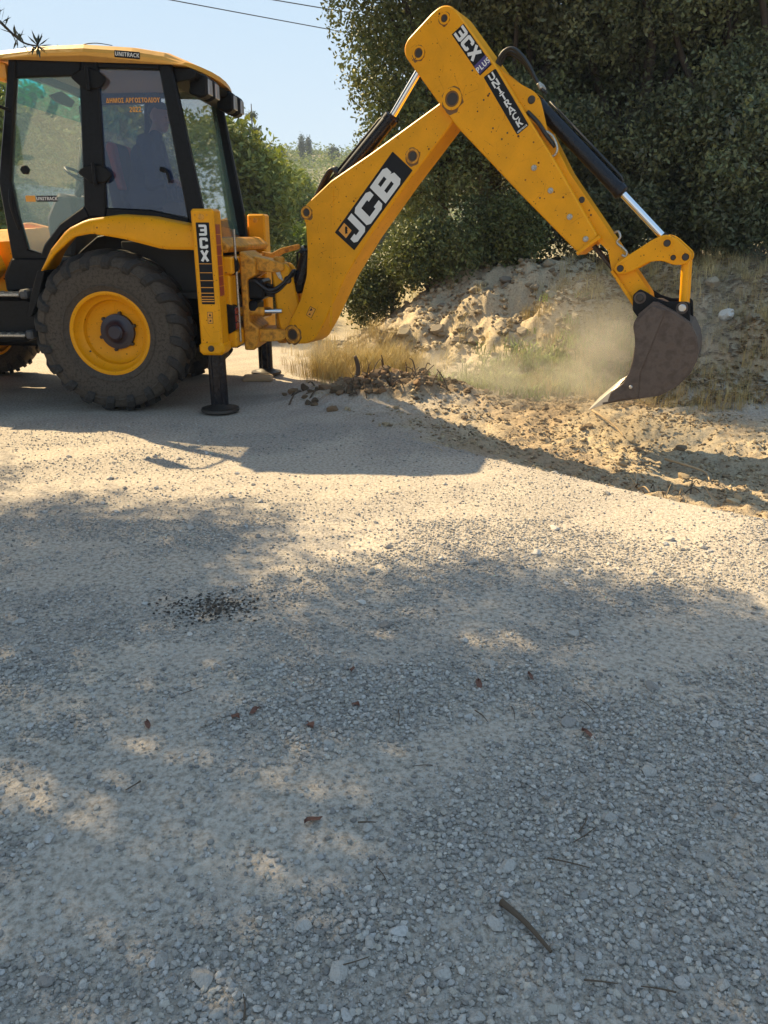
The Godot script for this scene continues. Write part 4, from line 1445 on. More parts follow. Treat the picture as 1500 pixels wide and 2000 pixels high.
# surface nets of the bones' field
func nets(st: SurfaceTool, bones: Array, cell: float, k: float) -> void:
	var lo := Vector3.ONE * 100.0
	var hi := Vector3.ONE * -100.0
	for b in bones:
		for q in [0, 1]:
			lo = lo.min(b[q] - Vector3.ONE * (b[2 + q] + cell * 2.0))
			hi = hi.max(b[q] + Vector3.ONE * (b[2 + q] + cell * 2.0))
	var nx := int((hi.x - lo.x) / cell) + 2
	var ny := int((hi.y - lo.y) / cell) + 2
	var nz := int((hi.z - lo.z) / cell) + 2
	var f := PackedFloat32Array()
	f.resize(nx * ny * nz)
	f.fill(1.0)
	# only near the bones
	for b in bones:
		var r: float = maxf(b[2], b[3]) + cell * 2.5
		var p0: Vector3 = (b[0].min(b[1]) - Vector3.ONE * r - lo) / cell
		var p1: Vector3 = (b[0].max(b[1]) + Vector3.ONE * r - lo) / cell
		for z in range(maxi(int(p0.z), 0), mini(int(p1.z) + 1, nz)):
			for y in range(maxi(int(p0.y), 0), mini(int(p1.y) + 1, ny)):
				for x in range(maxi(int(p0.x), 0), mini(int(p1.x) + 1, nx)):
					var i := (z * ny + y) * nx + x
					if f[i] == 1.0:
						f[i] = field(lo + Vector3(x, y, z) * cell, bones, k)
	var cellv := {}
	var step := [1, nx, nx * ny]
	var corner := [0, 1, nx, nx + 1, nx * ny, nx * ny + 1, nx * ny + nx, nx * ny + nx + 1]
	for z in nz - 1:
		for y in ny - 1:
			for x in nx - 1:
				var i := (z * ny + y) * nx + x
				var neg := 0
				for c in corner:
					if f[i + c] < 0.0:
						neg += 1
				if neg == 0 or neg == 8:
					continue
				var sum := Vector3.ZERO
				var cnt := 0
				for e in [[0, 1], [2, 3], [4, 5], [6, 7], [0, 2], [1, 3], [4, 6], [5, 7], [0, 4], [1, 5], [2, 6], [3, 7]]:
					var a: float = f[i + corner[e[0]]]
					var b: float = f[i + corner[e[1]]]
					if (a < 0.0) != (b < 0.0):
						var t := a / (a - b)
						var pa := Vector3(e[0] & 1, (e[0] >> 1) & 1, e[0] >> 2)
						var pb := Vector3(e[1] & 1, (e[1] >> 1) & 1, e[1] >> 2)
						sum += pa.lerp(pb, t)
						cnt += 1
				cellv[i] = lo + (Vector3(x, y, z) + sum / cnt) * cell
	st.set_smooth_group(1)
	for i in cellv:
		for ax in 3:
			var a: float = f[i]
			var b: float = f[i + step[ax]]
			if (a < 0.0) == (b < 0.0):
				continue
			var u: int = step[(ax + 1) % 3]
			var v: int = step[(ax + 2) % 3]
			if not (cellv.has(i - u) and cellv.has(i - v) and cellv.has(i - u - v)):
				continue
			if a < 0.0:
				quad(st, cellv[i], cellv[i - v], cellv[i - u - v], cellv[i - u])
			else:
				quad(st, cellv[i], cellv[i - u], cellv[i - u - v], cellv[i - v])

func hand_bones(w: Vector3, fwd: Vector3, out: Vector3, curl: Vector3) -> Array:
	# palm from the wrist, four fingers bent round towards curl, thumb off the side
	var b := []
	for k in 4:
		var off := out * (0.03 - 0.02 * k)
		var kn := w + fwd * (0.085 - 0.006 * absf(k - 1.0)) + off
		b.append([w + off * 0.6 + fwd * 0.01, kn, 0.016, 0.0115])
		var l: float = [0.042, 0.047, 0.044, 0.035][k]
		var m := kn + (fwd * 0.55 + curl * 0.83).normalized() * l
		var t := m + (curl * 0.85 - fwd * 0.5).normalized() * l * 0.75
		b.append([kn, m, 0.0105, 0.009])
		b.append([m, t, 0.009, 0.0075])
	var tb := w + fwd * 0.03 + out * 0.035
	var tm := tb + (fwd * 0.7 + out * 0.55 + curl * 0.3).normalized() * 0.036
	b.append([tb, tm, 0.013, 0.011])
	b.append([tm, tm + (fwd * 0.6 + curl * 0.8).normalized() * 0.032, 0.011, 0.0085])
	return b

func make_operator() -> void:
	var base := Transform3D(Basis(Vector3.UP, -deg_to_rad(4.0)), Vector3(-2.44, 0, -8.1))
	var P := thing("person", "person in dark blue clothes seated in the cab, turned to the digging arm", "person")
	P.transform = base
	var bones := []
	var hip := Vector3(0.1, 1.87, 0.02)
	var chest := Vector3(0.19, 2.24, 0.04)
	var neck := Vector3(0.29, 2.43, 0.05)
	bones.append([hip + Vector3(0, 0, 0.09), hip - Vector3(0, 0, 0.09), 0.12, 0.12])
	bones.append([hip + Vector3(0.02, 0.12, 0), chest + Vector3(0, -0.06, 0), 0.145, 0.15])
	bones.append([chest + Vector3(0, 0, 0.08), chest - Vector3(0, 0, 0.08), 0.13, 0.13])
	bones.append([chest + Vector3(0.04, 0.12, 0.16), chest + Vector3(0.04, 0.12, -0.16), 0.07, 0.07])
	bones.append([chest + Vector3(0.05, 0.1, 0), neck, 0.08, 0.058])
	var wrists := []
	for sd in [1.0, -1.0]:
		var knee := Vector3(0.52, 1.90, 0.14 * sd + 0.02)
		var ank := Vector3(0.62, 1.6, 0.15 * sd + 0.02)
		bones.append([hip + Vector3(0, 0, 0.09 * sd), knee, 0.095, 0.066])
		bones.append([knee, ank, 0.064, 0.045])
		bones.append([ank, ank + Vector3(0.13, -0.04, 0.01 * sd), 0.045, 0.036])
		var sh := chest + Vector3(0.05, 0.12, 0.19 * sd)
		var el := Vector3(0.30, 1.99, 0.30 * sd + 0.03)
		var wr := Vector3(0.47, 2.0, 0.31 * sd + 0.02)
		bones.append([sh, el, 0.062, 0.047])
		bones.append([el, wr, 0.046, 0.031])
		wrists.append(wr)
	var st := mb()
	nets(st, bones, 0.016, 0.035)
	var body := part("body", st, M.cloth_navy, P)
	st = mb()
	for k in 2:
		nets(st, hand_bones(wrists[k], Vector3(0.9, 0.35, 0).normalized(), Vector3(0, 0, 1.0 if k == 0 else -1.0) * -1.0, Vector3(0.3, -0.95, 0).normalized()), 0.005, 0.006)
	part("hands", st, M.skin, body)
	# head with jaw, nose, ears, looking towards the bucket
	var hc := neck + Vector3(0.055, 0.145, 0.0)
	var look := Basis(Vector3.UP, -0.35) * Basis(Vector3(0, 0, 1), -0.18)
	var hb := []
	for q in [[Vector3(-0.015, 0.035, 0), Vector3(0.02, 0.03, 0), 0.088, 0.082], [Vector3(0.02, -0.02, 0), Vector3(0.045, -0.075, 0), 0.068, 0.042], [Vector3(0.085, 0.01, 0), Vector3(0.112, -0.02, 0), 0.01, 0.014],
		[Vector3(0.09, 0.035, 0.035), Vector3(0.09, 0.035, -0.035), 0.012, 0.012], [Vector3(0.085, -0.055, 0.015), Vector3(0.085, -0.055, -0.015), 0.011, 0.011],
		[Vector3(0.0, 0.01, 0.082), Vector3(0.0, -0.02, 0.08), 0.014, 0.01], [Vector3(0.0, 0.01, -0.082), Vector3(0.0, -0.02, -0.08), 0.014, 0.01], [Vector3(-0.02, -0.06, 0), Vector3(-0.05, -0.15, 0), 0.05, 0.056]]:
		hb.append([hc + look * q[0], hc + look * q[1], q[2], q[3]])
	st = mb()
	nets(st, hb, 0.007, 0.02)
	var head := part("head", st, M.skin, body)
	st = mb()
	nets(st, [[hc + look * Vector3(-0.03, 0.055, 0), hc + look * Vector3(0.015, 0.07, 0), 0.085, 0.07], [hc + look * Vector3(-0.05, 0.03, 0), hc + look * Vector3(-0.06, -0.03, 0), 0.07, 0.05]], 0.01, 0.03)
	part("hair", st, M.hair_dark, head)
	st = mb()
	for sd in [1.0, -1.0]:
		bar(st, hc + look * Vector3(0.092, 0.018, 0.03 * sd), hc + look * Vector3(0.1, 0.018, 0.03 * sd), 0.009, 10)
	part("eyes", st, M.hair_dark, head)

# ---------------------------------------------------------------- plants
func rv() -> Vector3:
	var v := Vector3(rng.randfn(), rng.randfn(), rng.randfn())
	return v.normalized()

var leaf_tris := 0
# a spray of small folded leaves
func leaf_clump(n: int, rad: float, ln: float, wd: float, droop := 0.0) -> ArrayMesh:
	var st := mb()
	st.set_smooth_group(-1)
	for i in n:
		var dir := (rv() + Vector3(0, 0.25 - droop, 0)).normalized()
		var at := rv() * rad * pow(rng.randf(), 0.45)
		var f := frame_of(dir)
		var roll := Basis(dir, rng.randf() * TAU)
		var x: Vector3 = roll * f.x
		var y: Vector3 = roll * f.y
		var l := ln * rng.randf_range(0.7, 1.25)
		var w := wd * rng.randf_range(0.75, 1.2)
		var b := at
		var t := at + dir * l - Vector3(0, l * 0.15, 0)
		var c := at + dir * l * 0.45
		tri(st, b, c + x * w * 0.5 + y * w * 0.18, t)
		tri(st, b, t, c - x * w * 0.5 + y * w * 0.18)
	return mesh_of(st)

func crown(called: String, parent: Node3D, blobs: Array, mesh: Mesh, per: float, m: Material, cols: Array, sz := 1.0, inner := 0.45) -> MeshInstance3D:
	var xs := []
	var tones := []
	for b in blobs:
		var r: Vector3 = b[1]
		var tone := rng.randf_range(0.75, 1.3)
		var cnt := int(per * (r.x * r.y + r.y * r.z + r.x * r.z))
		for i in cnt:
			var d := rv()
			var k := lerpf(inner, 1.06, pow(rng.randf(), 0.55))
			var p: Vector3 = b[0] + Vector3(d.x * r.x, d.y * r.y, d.z * r.z) * k
			if p.y < height(p.x, p.z) + 0.03:
				continue
			xs.append(p)
			tones.append(tone)
	# every spray is joined into the crown's own mesh
	var src := mesh.surface_get_arrays(0)
	var sv: PackedVector3Array = src[Mesh.ARRAY_VERTEX]
	var sn: PackedVector3Array = src[Mesh.ARRAY_NORMAL]
	var vs := PackedVector3Array()
	var ns := PackedVector3Array()
	var cs := PackedColorArray()
	var one_c := PackedColorArray()
	one_c.resize(sv.size())
	for i in xs.size():
		var p: Vector3 = xs[i]
		var sc := sz * rng.randf_range(0.7, 1.3)
		var turn := Basis(rv(), rng.randf() * TAU)
		vs.append_array(Transform3D(turn.scaled(Vector3.ONE * sc), p - parent.position) * sv)
		ns.append_array(Transform3D(turn, Vector3.ZERO) * sn)
		var c: Color = cols[rng.randi() % cols.size()]
		var j: float = rng.randf_range(0.8, 1.2) * tones[i]
		one_c.fill(Color(c.r * j, c.g * j, c.b * j * rng.randf_range(0.85, 1.1)))
		cs.append_array(one_c)
	leaf_tris += vs.size() / 3
	var arr := []
	arr.resize(Mesh.ARRAY_MAX)
	arr[Mesh.ARRAY_VERTEX] = vs
	arr[Mesh.ARRAY_NORMAL] = ns
	arr[Mesh.ARRAY_COLOR] = cs
	var am := ArrayMesh.new()
	am.add_surface_from_arrays(Mesh.PRIMITIVE_TRIANGLES, arr)
	return put(called, am, m, parent)

func trunk(parent: Node3D, base: Vector3, r: float, blobs: Array, fork: float, m: Material) -> void:
	var st := mb()
	var top := Vector3.ZERO
	for b in blobs:
		top += b[0]
	top /= blobs.size()
	var f := base.lerp(Vector3(lerpf(base.x, top.x, 0.6), top.y, lerpf(base.z, top.z, 0.6)), fork)
	var mid := base.lerp(f, 0.5) + Vector3(rng.randf_range(-0.1, 0.1), 0, rng.randf_range(-0.1, 0.1))
	tube(st, curve([base - parent.position - Vector3(0, 0.15, 0), mid - parent.position, f - parent.position], 4), r, 9, r * 0.7)
	for b in blobs:
		if rng.randf() < 0.75:
			var e: Vector3 = b[0]
			var q := f.lerp(e, 0.5) + rv() * 0.12 * f.distance_to(e)
			tube(st, curve([f - parent.position, q - parent.position, e - parent.position], 4), r * 0.5, 6, r * 0.1)
	part("trunk", st, m, parent)

func tree(called: String, label: String, group: String, base: Vector3, r: float, blobs: Array, mesh: Mesh, per: float, cols: Array, sz := 1.0, m: Material = null, inner := 0.45, fork := 0.5) -> Node3D:
	var t := thing(called, label, "tree" if called.ends_with("tree") else "shrub", base, group)
	trunk(t, base, r, blobs, fork, M.bark)
	crown("crown", t, blobs, mesh, per, m if m else M.leaf, cols, sz, inner)
	return t

func blob_crown(c: Vector3, r: Vector3, n: int, br: float) -> Array:
	var a := []
	for i in n:
		var d := rv() * pow(rng.randf(), 0.4)
		var q := br * rng.randf_range(0.7, 1.3)
		a.append([c + Vector3(d.x * r.x, d.y * r.y, d.z * r.z), Vector3(q * 1.1, q * 0.85, q)])
	return a

func make_trees() -> void:
	var oak := leaf_clump(22, 0.17, 0.07, 0.038)
	var dark := [Color(0.1, 0.118, 0.06), Color(0.12, 0.135, 0.07), Color(0.135, 0.15, 0.08), Color(0.11, 0.12, 0.075), Color(0.16, 0.175, 0.09)]
	var mid := [Color(0.1, 0.12, 0.045), Color(0.13, 0.15, 0.055), Color(0.16, 0.175, 0.07), Color(0.085, 0.105, 0.045)]
	# the tree nearest the boom, open enough for the sky to show through
	var bl := [[Vector3(0.0, 4.5, -12.3), Vector3(0.75, 0.8, 0.7)], [Vector3(0.15, 3.6, -12.0), Vector3(0.7, 0.6, 0.7)], [Vector3(0.9, 5.0, -12.5), Vector3(0.8, 0.7, 0.8)], [Vector3(0.35, 2.9, -11.7), Vector3(0.65, 0.55, 0.6)],
		[Vector3(1.2, 3.9, -12.3), Vector3(0.8, 0.7, 0.8)], [Vector3(-0.15, 5.4, -12.6), Vector3(0.7, 0.7, 0.7)], [Vector3(0.75, 2.3, -11.4), Vector3(0.7, 0.55, 0.6)], [Vector3(1.3, 6.0, -12.6), Vector3(0.9, 0.8, 0.9)], [Vector3(0.3, 2.1, -12.2), Vector3(0.6, 0.5, 0.6)], [Vector3(1.5, 3.0, -11.5), Vector3(0.7, 0.6, 0.7)]]
	tree("oak_tree", "olive green evergreen oak with sky showing through, directly behind the raised boom", "evergreen oaks on the bank", Vector3(0.9, height(0.9, -12.2), -12.2), 0.14, bl, oak, 130.0, mid, 1.0, null, 0.3)
	var spots := [
		[2.1, -12.4, 4.1, 1.25, 2.7, 16, "dark evergreen oak behind the top of the dipper, its trunks showing low down"],
		[3.4, -11.9, 3.9, 1.3, 2.7, 17, "dark evergreen oak with a pale sunlit spray beside the bucket ram"],
		[4.9, -11.3, 3.9, 1.3, 2.8, 17, "dense dark evergreen oak standing behind the bucket linkage"],
		[6.3, -10.9, 3.9, 1.35, 2.8, 16, "dense dark evergreen oak at the end of the row past the bucket"],
	]
	for q in spots:
		var b := blob_crown(Vector3(q[0], q[2], q[1]), Vector3(q[3] * 1.1, q[4] * 1.05, 1.2), q[5] * 2, 0.5)
		b.append([Vector3(q[0], 1.75, q[1] + 0.7), Vector3(0.85, 0.5, 0.5)])
		b.append([Vector3(q[0] + 0.7, 2.0, q[1] + 0.6), Vector3(0.7, 0.6, 0.5)])
		for k in 7:   # boughs hanging low over the bank
			b.append([Vector3(q[0] + rng.randf_range(-0.8, 0.9), rng.randf_range(1.7, 3.4), q[1] + rng.randf_range(0.7, 1.5)), Vector3(0.5, 0.36, 0.45) * rng.randf_range(0.75, 1.25)])
		tree("oak_tree", q[6], "evergreen oaks on the bank", Vector3(q[0], height(q[0], q[1]), q[1]), 0.16, b, oak, 118.0, dark, 1.06, null, 0.25)
	for q in [[1.9, -14.6, 5.0, "tall dark tree rising behind the top of the dipper"], [4.2, -14.2, 5.0, "tall dark tree rising behind the oak with the pale spray"], [6.8, -13.0, 4.6, "tall dark tree rising behind the oaks at the end of the row"], [5.3, -14.0, 4.0, "dark tree filling the gap behind the bucket linkage"], [8.2, -12.4, 4.4, "dark tree closing the row beyond the white rock"]]:
		var b := blob_crown(Vector3(q[0], q[2], q[1]), Vector3(1.8, 3.3, 1.2), 26, 0.7)
		tree("tall_tree", q[3], "tall trees behind the oaks", Vector3(q[0], height(q[0], q[1]), q[1]), 0.2, b, oak, 75.0, dark, 1.4, null, 0.4)
	# high limbs added above the frame, unseen, to shade the bank behind the bucket
	var hb := []
	for i in 110:
		var hz := rng.randf_range(-14.4, -10.5)
		hb.append([Vector3(rng.randf_range(-1.9 if hz > -12.6 else -0.9, 4.2), rng.randf_range(5.4, 6.9), hz), Vector3(0.6, 0.42, 0.6) * rng.randf_range(0.8, 1.25)])
	tree("tall_tree", "tall tree added out of view, its high limbs shading the bank", "tall trees behind the oaks", Vector3(1.7, height(1.7, -13.2), -13.2), 0.2, hb, oak, 60.0, dark, 1.7, null, 0.3, 0.75)
	# bushes at the foot of the oaks
	for q in [[0.65, -10.9, 0.55, "low yellow green bush at the foot of the oak behind the boom"], [1.45, -11.0, 0.5, "low bush between the oak trunks above the pale mound"], [0.15, -11.2, 0.5, "small bush at the open end of the bank behind the boom"]]:
		var h := height(q[0], q[1])
		var b := []
		for i in 5:
			b.append([Vector3(q[0], h + q[2] * 0.7, q[1]) + Vector3(rng.randf_range(-0.4, 0.4), rng.randf_range(-0.1, 0.5), rng.randf_range(-0.2, 0.2)), Vector3.ONE * q[2] * rng.randf_range(0.55, 0.8)])
		tree("bank_shrub", q[3], "low bushes under the oaks", Vector3(q[0], h, q[1]), 0.04, b, oak, 260.0, mid, 0.9, null, 0.2)
	# olive tree beside the road on the left, out of the picture but for a twig: it shades the road
	var ol := leaf_clump(12, 0.2, 0.1, 0.03, 0.2)
	var t := thing("olive_tree", "olive tree overhanging the road, one dark twig hanging down above the cab roof", "tree", Vector3(-6.2, 0, -4.6))
	var ob := []
	var x := -4.6
	while x < 3.0:
		var zb := edge_z(x)
		var z := zb + 0.42
		while z < 1.4:
			var depth := z - zb
			if rng.randf() < 0.72 + 0.24 * ss(0.2, 0.9, depth) - 0.30 * ss(1.0, -1.5, x) * (1.0 - ss(0.8, 2.0, depth)):
				var h := rng.randf_range(4.7, 6.6)
				var q := Vector3(x + rng.randf_range(-0.2, 0.2) - 0.8 * h, h, z + rng.randf_range(-0.2, 0.2) - 0.74 * h)
				ob.append([q, Vector3(0.42, 0.34, 0.42) * rng.randf_range(0.75, 1.2)])
			z += 0.46
		x += 0.46
	crown("crown", t, ob, ol, 175.0, M.leaf, [Color(0.07, 0.085, 0.05), Color(0.09, 0.105, 0.065), Color(0.055, 0.07, 0.04)], 1.0, 0.1)
	var st := mb()
	var o := t.position
	tube(st, curve([Vector3(0, -0.2, 0), Vector3(0.2, 1.1, -0.2), Vector3(0.1, 2.3, -0.5), Vector3(0.7, 3.4, -0.8)], 5), 0.24, 10, 0.14)
	for k in 26:
		var e: Vector3 = ob[rng.randi() % ob.size()][0] - o
		var a := Vector3(0.4, 2.9, -0.7)
		tube(st, curve([a, a.lerp(e, 0.5) + Vector3(0, 0.5, 0), e], 5), 0.055, 6, 0.012)
	part("trunk", st, M.bark, t)
	# the twig in the corner of the picture
	st = mb()
	var tw := curve([Vector3(-3.4, 4.4, -5.4), Vector3(-2.75, 3.3, -4.9), Vector3(-2.35, 2.85, -4.7), Vector3(-2.08, 2.66, -4.55), Vector3(-1.97, 2.60, -4.5), Vector3(-1.88, 2.52, -4.48), Vector3(-1.82, 2.475, -4.47), Vector3(-1.75, 2.46, -4.46)], 5)
	for i in tw.size():
		tw[i] = tw[i] - o
	tube(st, tw, 0.014, 6, 0.003)
	var sprig := part("twig", st, M.bark, t)
	st = mb()
	st.set_smooth_group(-1)
	for i in 70:
		var f := 0.52 + 0.48 * i / 43.0
		var at: Vector3 = tw[mini(int(f * (tw.size() - 1)), tw.size() - 1)]
		var d := (Vector3(0.45, 0.1, 0.1) + rv() * 0.9).normalized()
		var fr := frame_of(d)
		var l := rng.randf_range(0.05, 0.085)
		tri(st, at, at + d * l * 0.5 + fr.x * 0.007, at + d * l)
		tri(st, at, at + d * l, at + d * l * 0.5 - fr.x * 0.007)
	var lf := mat("olive_leaf", lin(0.05, 0.06, 0.04), 0.6)
	lf.cull_mode = BaseMaterial3D.CULL_DISABLED
	part("leaves", st, lf, sprig)

# where the shade of the olive tree ends on the road
func edge_z(x: float) -> float:
	var px := [-5.0, -2.7, -2.1, -1.45, -0.9, -0.14, 0.37, 0.81, 1.36, 1.75, 3.2]
	var pz := [-5.5, -5.3, -5.2, -4.75, -4.3, -4.0, -4.0, -3.65, -3.4, -3.05, -2.2]
	for i in px.size() - 1:
		if x < px[i + 1]:
			return lerpf(pz[i], pz[i + 1], clampf((x - px[i]) / (px[i + 1] - px[i]), 0.0, 1.0))
	return pz[pz.size() - 1]

func make_background() -> void:
	var far := leaf_clump(22, 0.42, 0.2, 0.11)
	var green := [Color(0.15, 0.19, 0.05), Color(0.19, 0.23, 0.065), Color(0.23, 0.26, 0.085), Color(0.12, 0.155, 0.045)]
	var spots := [
		[-13.0, -19.0, 4.2, 2.6, "big green bush behind the front of the machine"],
		[-9.6, -19.5, 4.6, 2.6, "big green bush seen through the cab door"],
		[-7.0, -20.5, 4.6, 2.3, "big green bush seen through the cab's rear windows"],
		[-4.5, -22.0, 4.5, 2.1, "rounded green bush standing just past the cab's rear window"],
		[-4.5, -27.5, 4.3, 1.9, "green bush next in line behind the rounded one past the cab"],
		[-3.9, -33.0, 3.4, 1.9, "smaller green bush farther along the hedge"],
	]
	for q in spots:
		var b := blob_crown(Vector3(q[0], q[2] * 0.5, q[1]), Vector3(q[3] * 0.75, q[2] * 0.38, q[3] * 0.6), 14, q[3] * 0.42)
		tree("hedge_shrub", q[4], "hedge across the field", Vector3(q[0], height(q[0], q[1]), q[1]), 0.12, b, far, 34.0, green, 1.0, M.far_leaf, 0.4)
	var b2 := blob_crown(Vector3(-3.0, 1.0, -29.0), Vector3(0.8, 0.7, 0.6), 6, 0.55)
	tree("bright_shrub", "small bright yellow green shrub between the hedge and the boom", "", Vector3(-3.0, 0, -29.0), 0.06, b2, far, 60.0, [Color(0.2, 0.27, 0.04), Color(0.16, 0.23, 0.04)], 0.7, M.far_leaf, 0.3)
	for q in [[-7.2, -44.0, 5.0, "tall hazy tree rising above the end of the hedge"], [-5.6, -50.0, 4.6, "hazy tree just right of the tiered conifer"], [-3.8, -48.0, 4.2, "hazy tree standing between the hedge and the boom"], [-2.2, -54.0, 4.6, "hazy tree beside the foot of the main ram"], [-0.4, -50.0, 5.0, "hazy tree partly hidden by the main ram"]]:
		var b := blob_crown(Vector3(q[0], q[2] * 0.5, q[1]), Vector3(1.6, q[2] * 0.4, 1.4), 10, 0.95)
		tree("distant_tree", q[3], "trees in the haze", Vector3(q[0], height(q[0], q[1]), q[1]), 0.15, b, far, 26.0, green, 1.1, M.far_leaf, 0.4)
	# tall conifer with tiers of branches
	var base := Vector3(-9.6, height(-9.6, -62.0), -62.0)
	var t := thing("tiered_conifer", "thin conifer with flat tiers of branches standing above the hedge", "tree", base)
	var st := mb()
	tube(st, [Vector3(0, -0.2, 0), Vector3(0, 5, 0), Vector3(0.05, 10.2, 0)], 0.2, 8, 0.03)
	part("trunk", st, M.bark, t)
	var tiers := []
	for k in 8:
		var y := 2.4 + k * 1.02
		var r := 2.0 - k * 0.235
		for i in 8:
			var a := TAU * i / 8.0 + k
			tiers.append([base + Vector3(cos(a) * r * 0.55, y - 0.1, sin(a) * r * 0.55), Vector3(r * 0.5, 0.12, r * 0.5)])
	crown("crown", t, tiers, far, 60.0, M.far_leaf, [Color(0.05, 0.07, 0.045), Color(0.065, 0.085, 0.05)], 0.55, 0.1)
	# cypresses and low scrub on the skyline
	for q in [[-14.6, -150.0, 3.6], [-13.6, -152.0, 3.3], [-18.4, -148.0, 1.6], [-20.4, -150.0, 1.7], [-9.0, -150.0, 1.5], [-24.5, -146.0, 1.9]]:
		var h := height(q[0], q[1])
		var tall: bool = q[2] > 3.0
		var b := []
		for k in 6:
			var f := k / 5.0
			var rr := (0.4 * sin(PI * (0.18 + f * 0.75))) if tall else 0.8 * sin(PI * (0.25 + f * 0.6))
			b.append([Vector3(q[0], h + f * q[2], q[1]), Vector3(rr, q[2] * 0.16, rr)])
		tree("cypress_tree" if tall else "ridge_tree", ("taller of two slim cypresses on the far skyline" if q[2] > 3.4 else "shorter of two slim cypresses on the far skyline") if tall else "small round tree on the far skyline", "cypresses on the far ridge" if tall else "small trees on the far ridge", Vector3(q[0], h, q[1]), 0.1, b, far, 45.0, [Color(0.035, 0.05, 0.03)], 1.2, M.far_leaf, 0.3)
	# scrub that covers the far hillside
	var sc := []
	for i in 5200:
		var x := rng.randf_range(-75.0, 45.0)
		var z := rng.randf_range(-185.0, -72.0)
		if n1.get_noise_2d(x * 0.25, z * 0.25) > -0.28:
			sc.append(Vector3(x, height(x, z) + 0.35, z))
	scatter("hillside_scrub", "green scrub and small trees covering the far hillside", "scrub", sc, far, M.far_leaf, green, 1.6, 4.2)
	# small dark shrub beyond the far stabiliser
	var hs := height(-1.55, -11.6)
	var sb := blob_crown(Vector3(-1.75, hs + 0.75, -12.2), Vector3(0.45, 0.5, 0.3), 8, 0.3)
	var near := leaf_clump(22, 0.13, 0.06, 0.026)
	tree("field_shrub", "small dark green shrub beyond the far stabiliser leg", "", Vector3(-1.75, hs, -12.2), 0.03, sb, near, 330.0, [Color(0.07, 0.09, 0.035), Color(0.09, 0.11, 0.045)], 1.0, null, 0.2)
	sb = blob_crown(Vector3(-3.0, 1.0, -13.2), Vector3(0.5, 0.8, 0.4), 10, 0.36)
	tree("field_shrub", "yellow green shrub just past the cab's rear window", "", Vector3(-3.0, 0, -13.2), 0.04, sb, near, 260.0, [Color(0.16, 0.17, 0.055), Color(0.12, 0.14, 0.05), Color(0.2, 0.19, 0.08)], 1.1, null, 0.2)
	# two overhead cables
	for q in [[Vector3(-38.0, 8.7, -4.5), Vector3(22.0, 8.7, -52.5), 0.3], [Vector3(-33.6, 8.6, -9.5), Vector3(26.0, 8.6, -48.0), 0.35]]:
		st = mb()
		var pts := []
		for k in 41:
			var f := k / 40.0
			pts.append(q[0].lerp(q[1], f) - Vector3(0, q[2] * 4.0 * f * (1.0 - f) - q[2], 0))
		tube(st, pts, 0.016, 6)
		one("overhead_cable", mesh_of(st), M.cable, "thin dark overhead cable crossing the sky above the hedge", "cable", Transform3D(), "overhead cables")

# ---------------------------------------------------------------- grass
func blade_tuft(n: int, h: float, spread: float, lean: float, wd: float) -> ArrayMesh:
	var st := mb()
	st.set_smooth_group(-1)
	for i in n:
		var a := rng.randf() * TAU
		var d := Vector3(cos(a), 0, sin(a))
		var b := Vector3(rng.randf_range(-1, 1), 0, rng.randf_range(-1, 1)) * spread
		var l := h * rng.randf_range(0.5, 1.1)
		var m := b + Vector3(0, l * 0.6, 0) + d * lean * l * 0.25
		var t := b + Vector3(0, l * rng.randf_range(0.75, 1.0), 0) + d * lean * l
		var x := Vector3(-d.z, 0, d.x) * wd
		tri(st, b - x, m - x * 0.7, b + x)
		tri(st, b + x, m - x * 0.7, m + x * 0.7)
		tri(st, m - x * 0.7, t, m + x * 0.7)
	return mesh_of(st)

func scatter(called: String, label: String, category: String, pts: Array, mesh: Mesh, m: Material, cols: Array, s0: float, s1: float, tumble := false, skew := 2.2) -> void:
	var mm := MultiMesh.new()
	mm.transform_format = MultiMesh.TRANSFORM_3D
	mm.use_colors = true
	mm.mesh = mesh
	mm.instance_count = pts.size()
	for i in pts.size():
		var p: Vector3 = pts[i]
		var sc := lerpf(s0, s1, pow(rng.randf(), skew))
		var b := Basis(rv(), rng.randf() * TAU) if tumble else Basis(Vector3.UP, rng.randf() * TAU)
		if tumble:
			b = Basis(Vector3(1, 0, 0), rng.randf_range(-0.5, 0.5)) * Basis(Vector3.UP, rng.randf() * TAU)
		mm.set_instance_transform(i, Transform3D(b.scaled(Vector3.ONE * sc), p + Vector3(0, sc * 0.4 if tumble else 0.0, 0)))
		var c: Color = cols[rng.randi() % cols.size()]
		var j := rng.randf_range(0.78, 1.2)
		mm.set_instance_color(i, Color(c.r * j, c.g * j, c.b * j))
	var o := MultiMeshInstance3D.new()
	o.name = numbered(called)
	o.multimesh = mm
	o.material_override = m
	add_child(o)
	tag(o, label, category, "", "stuff")

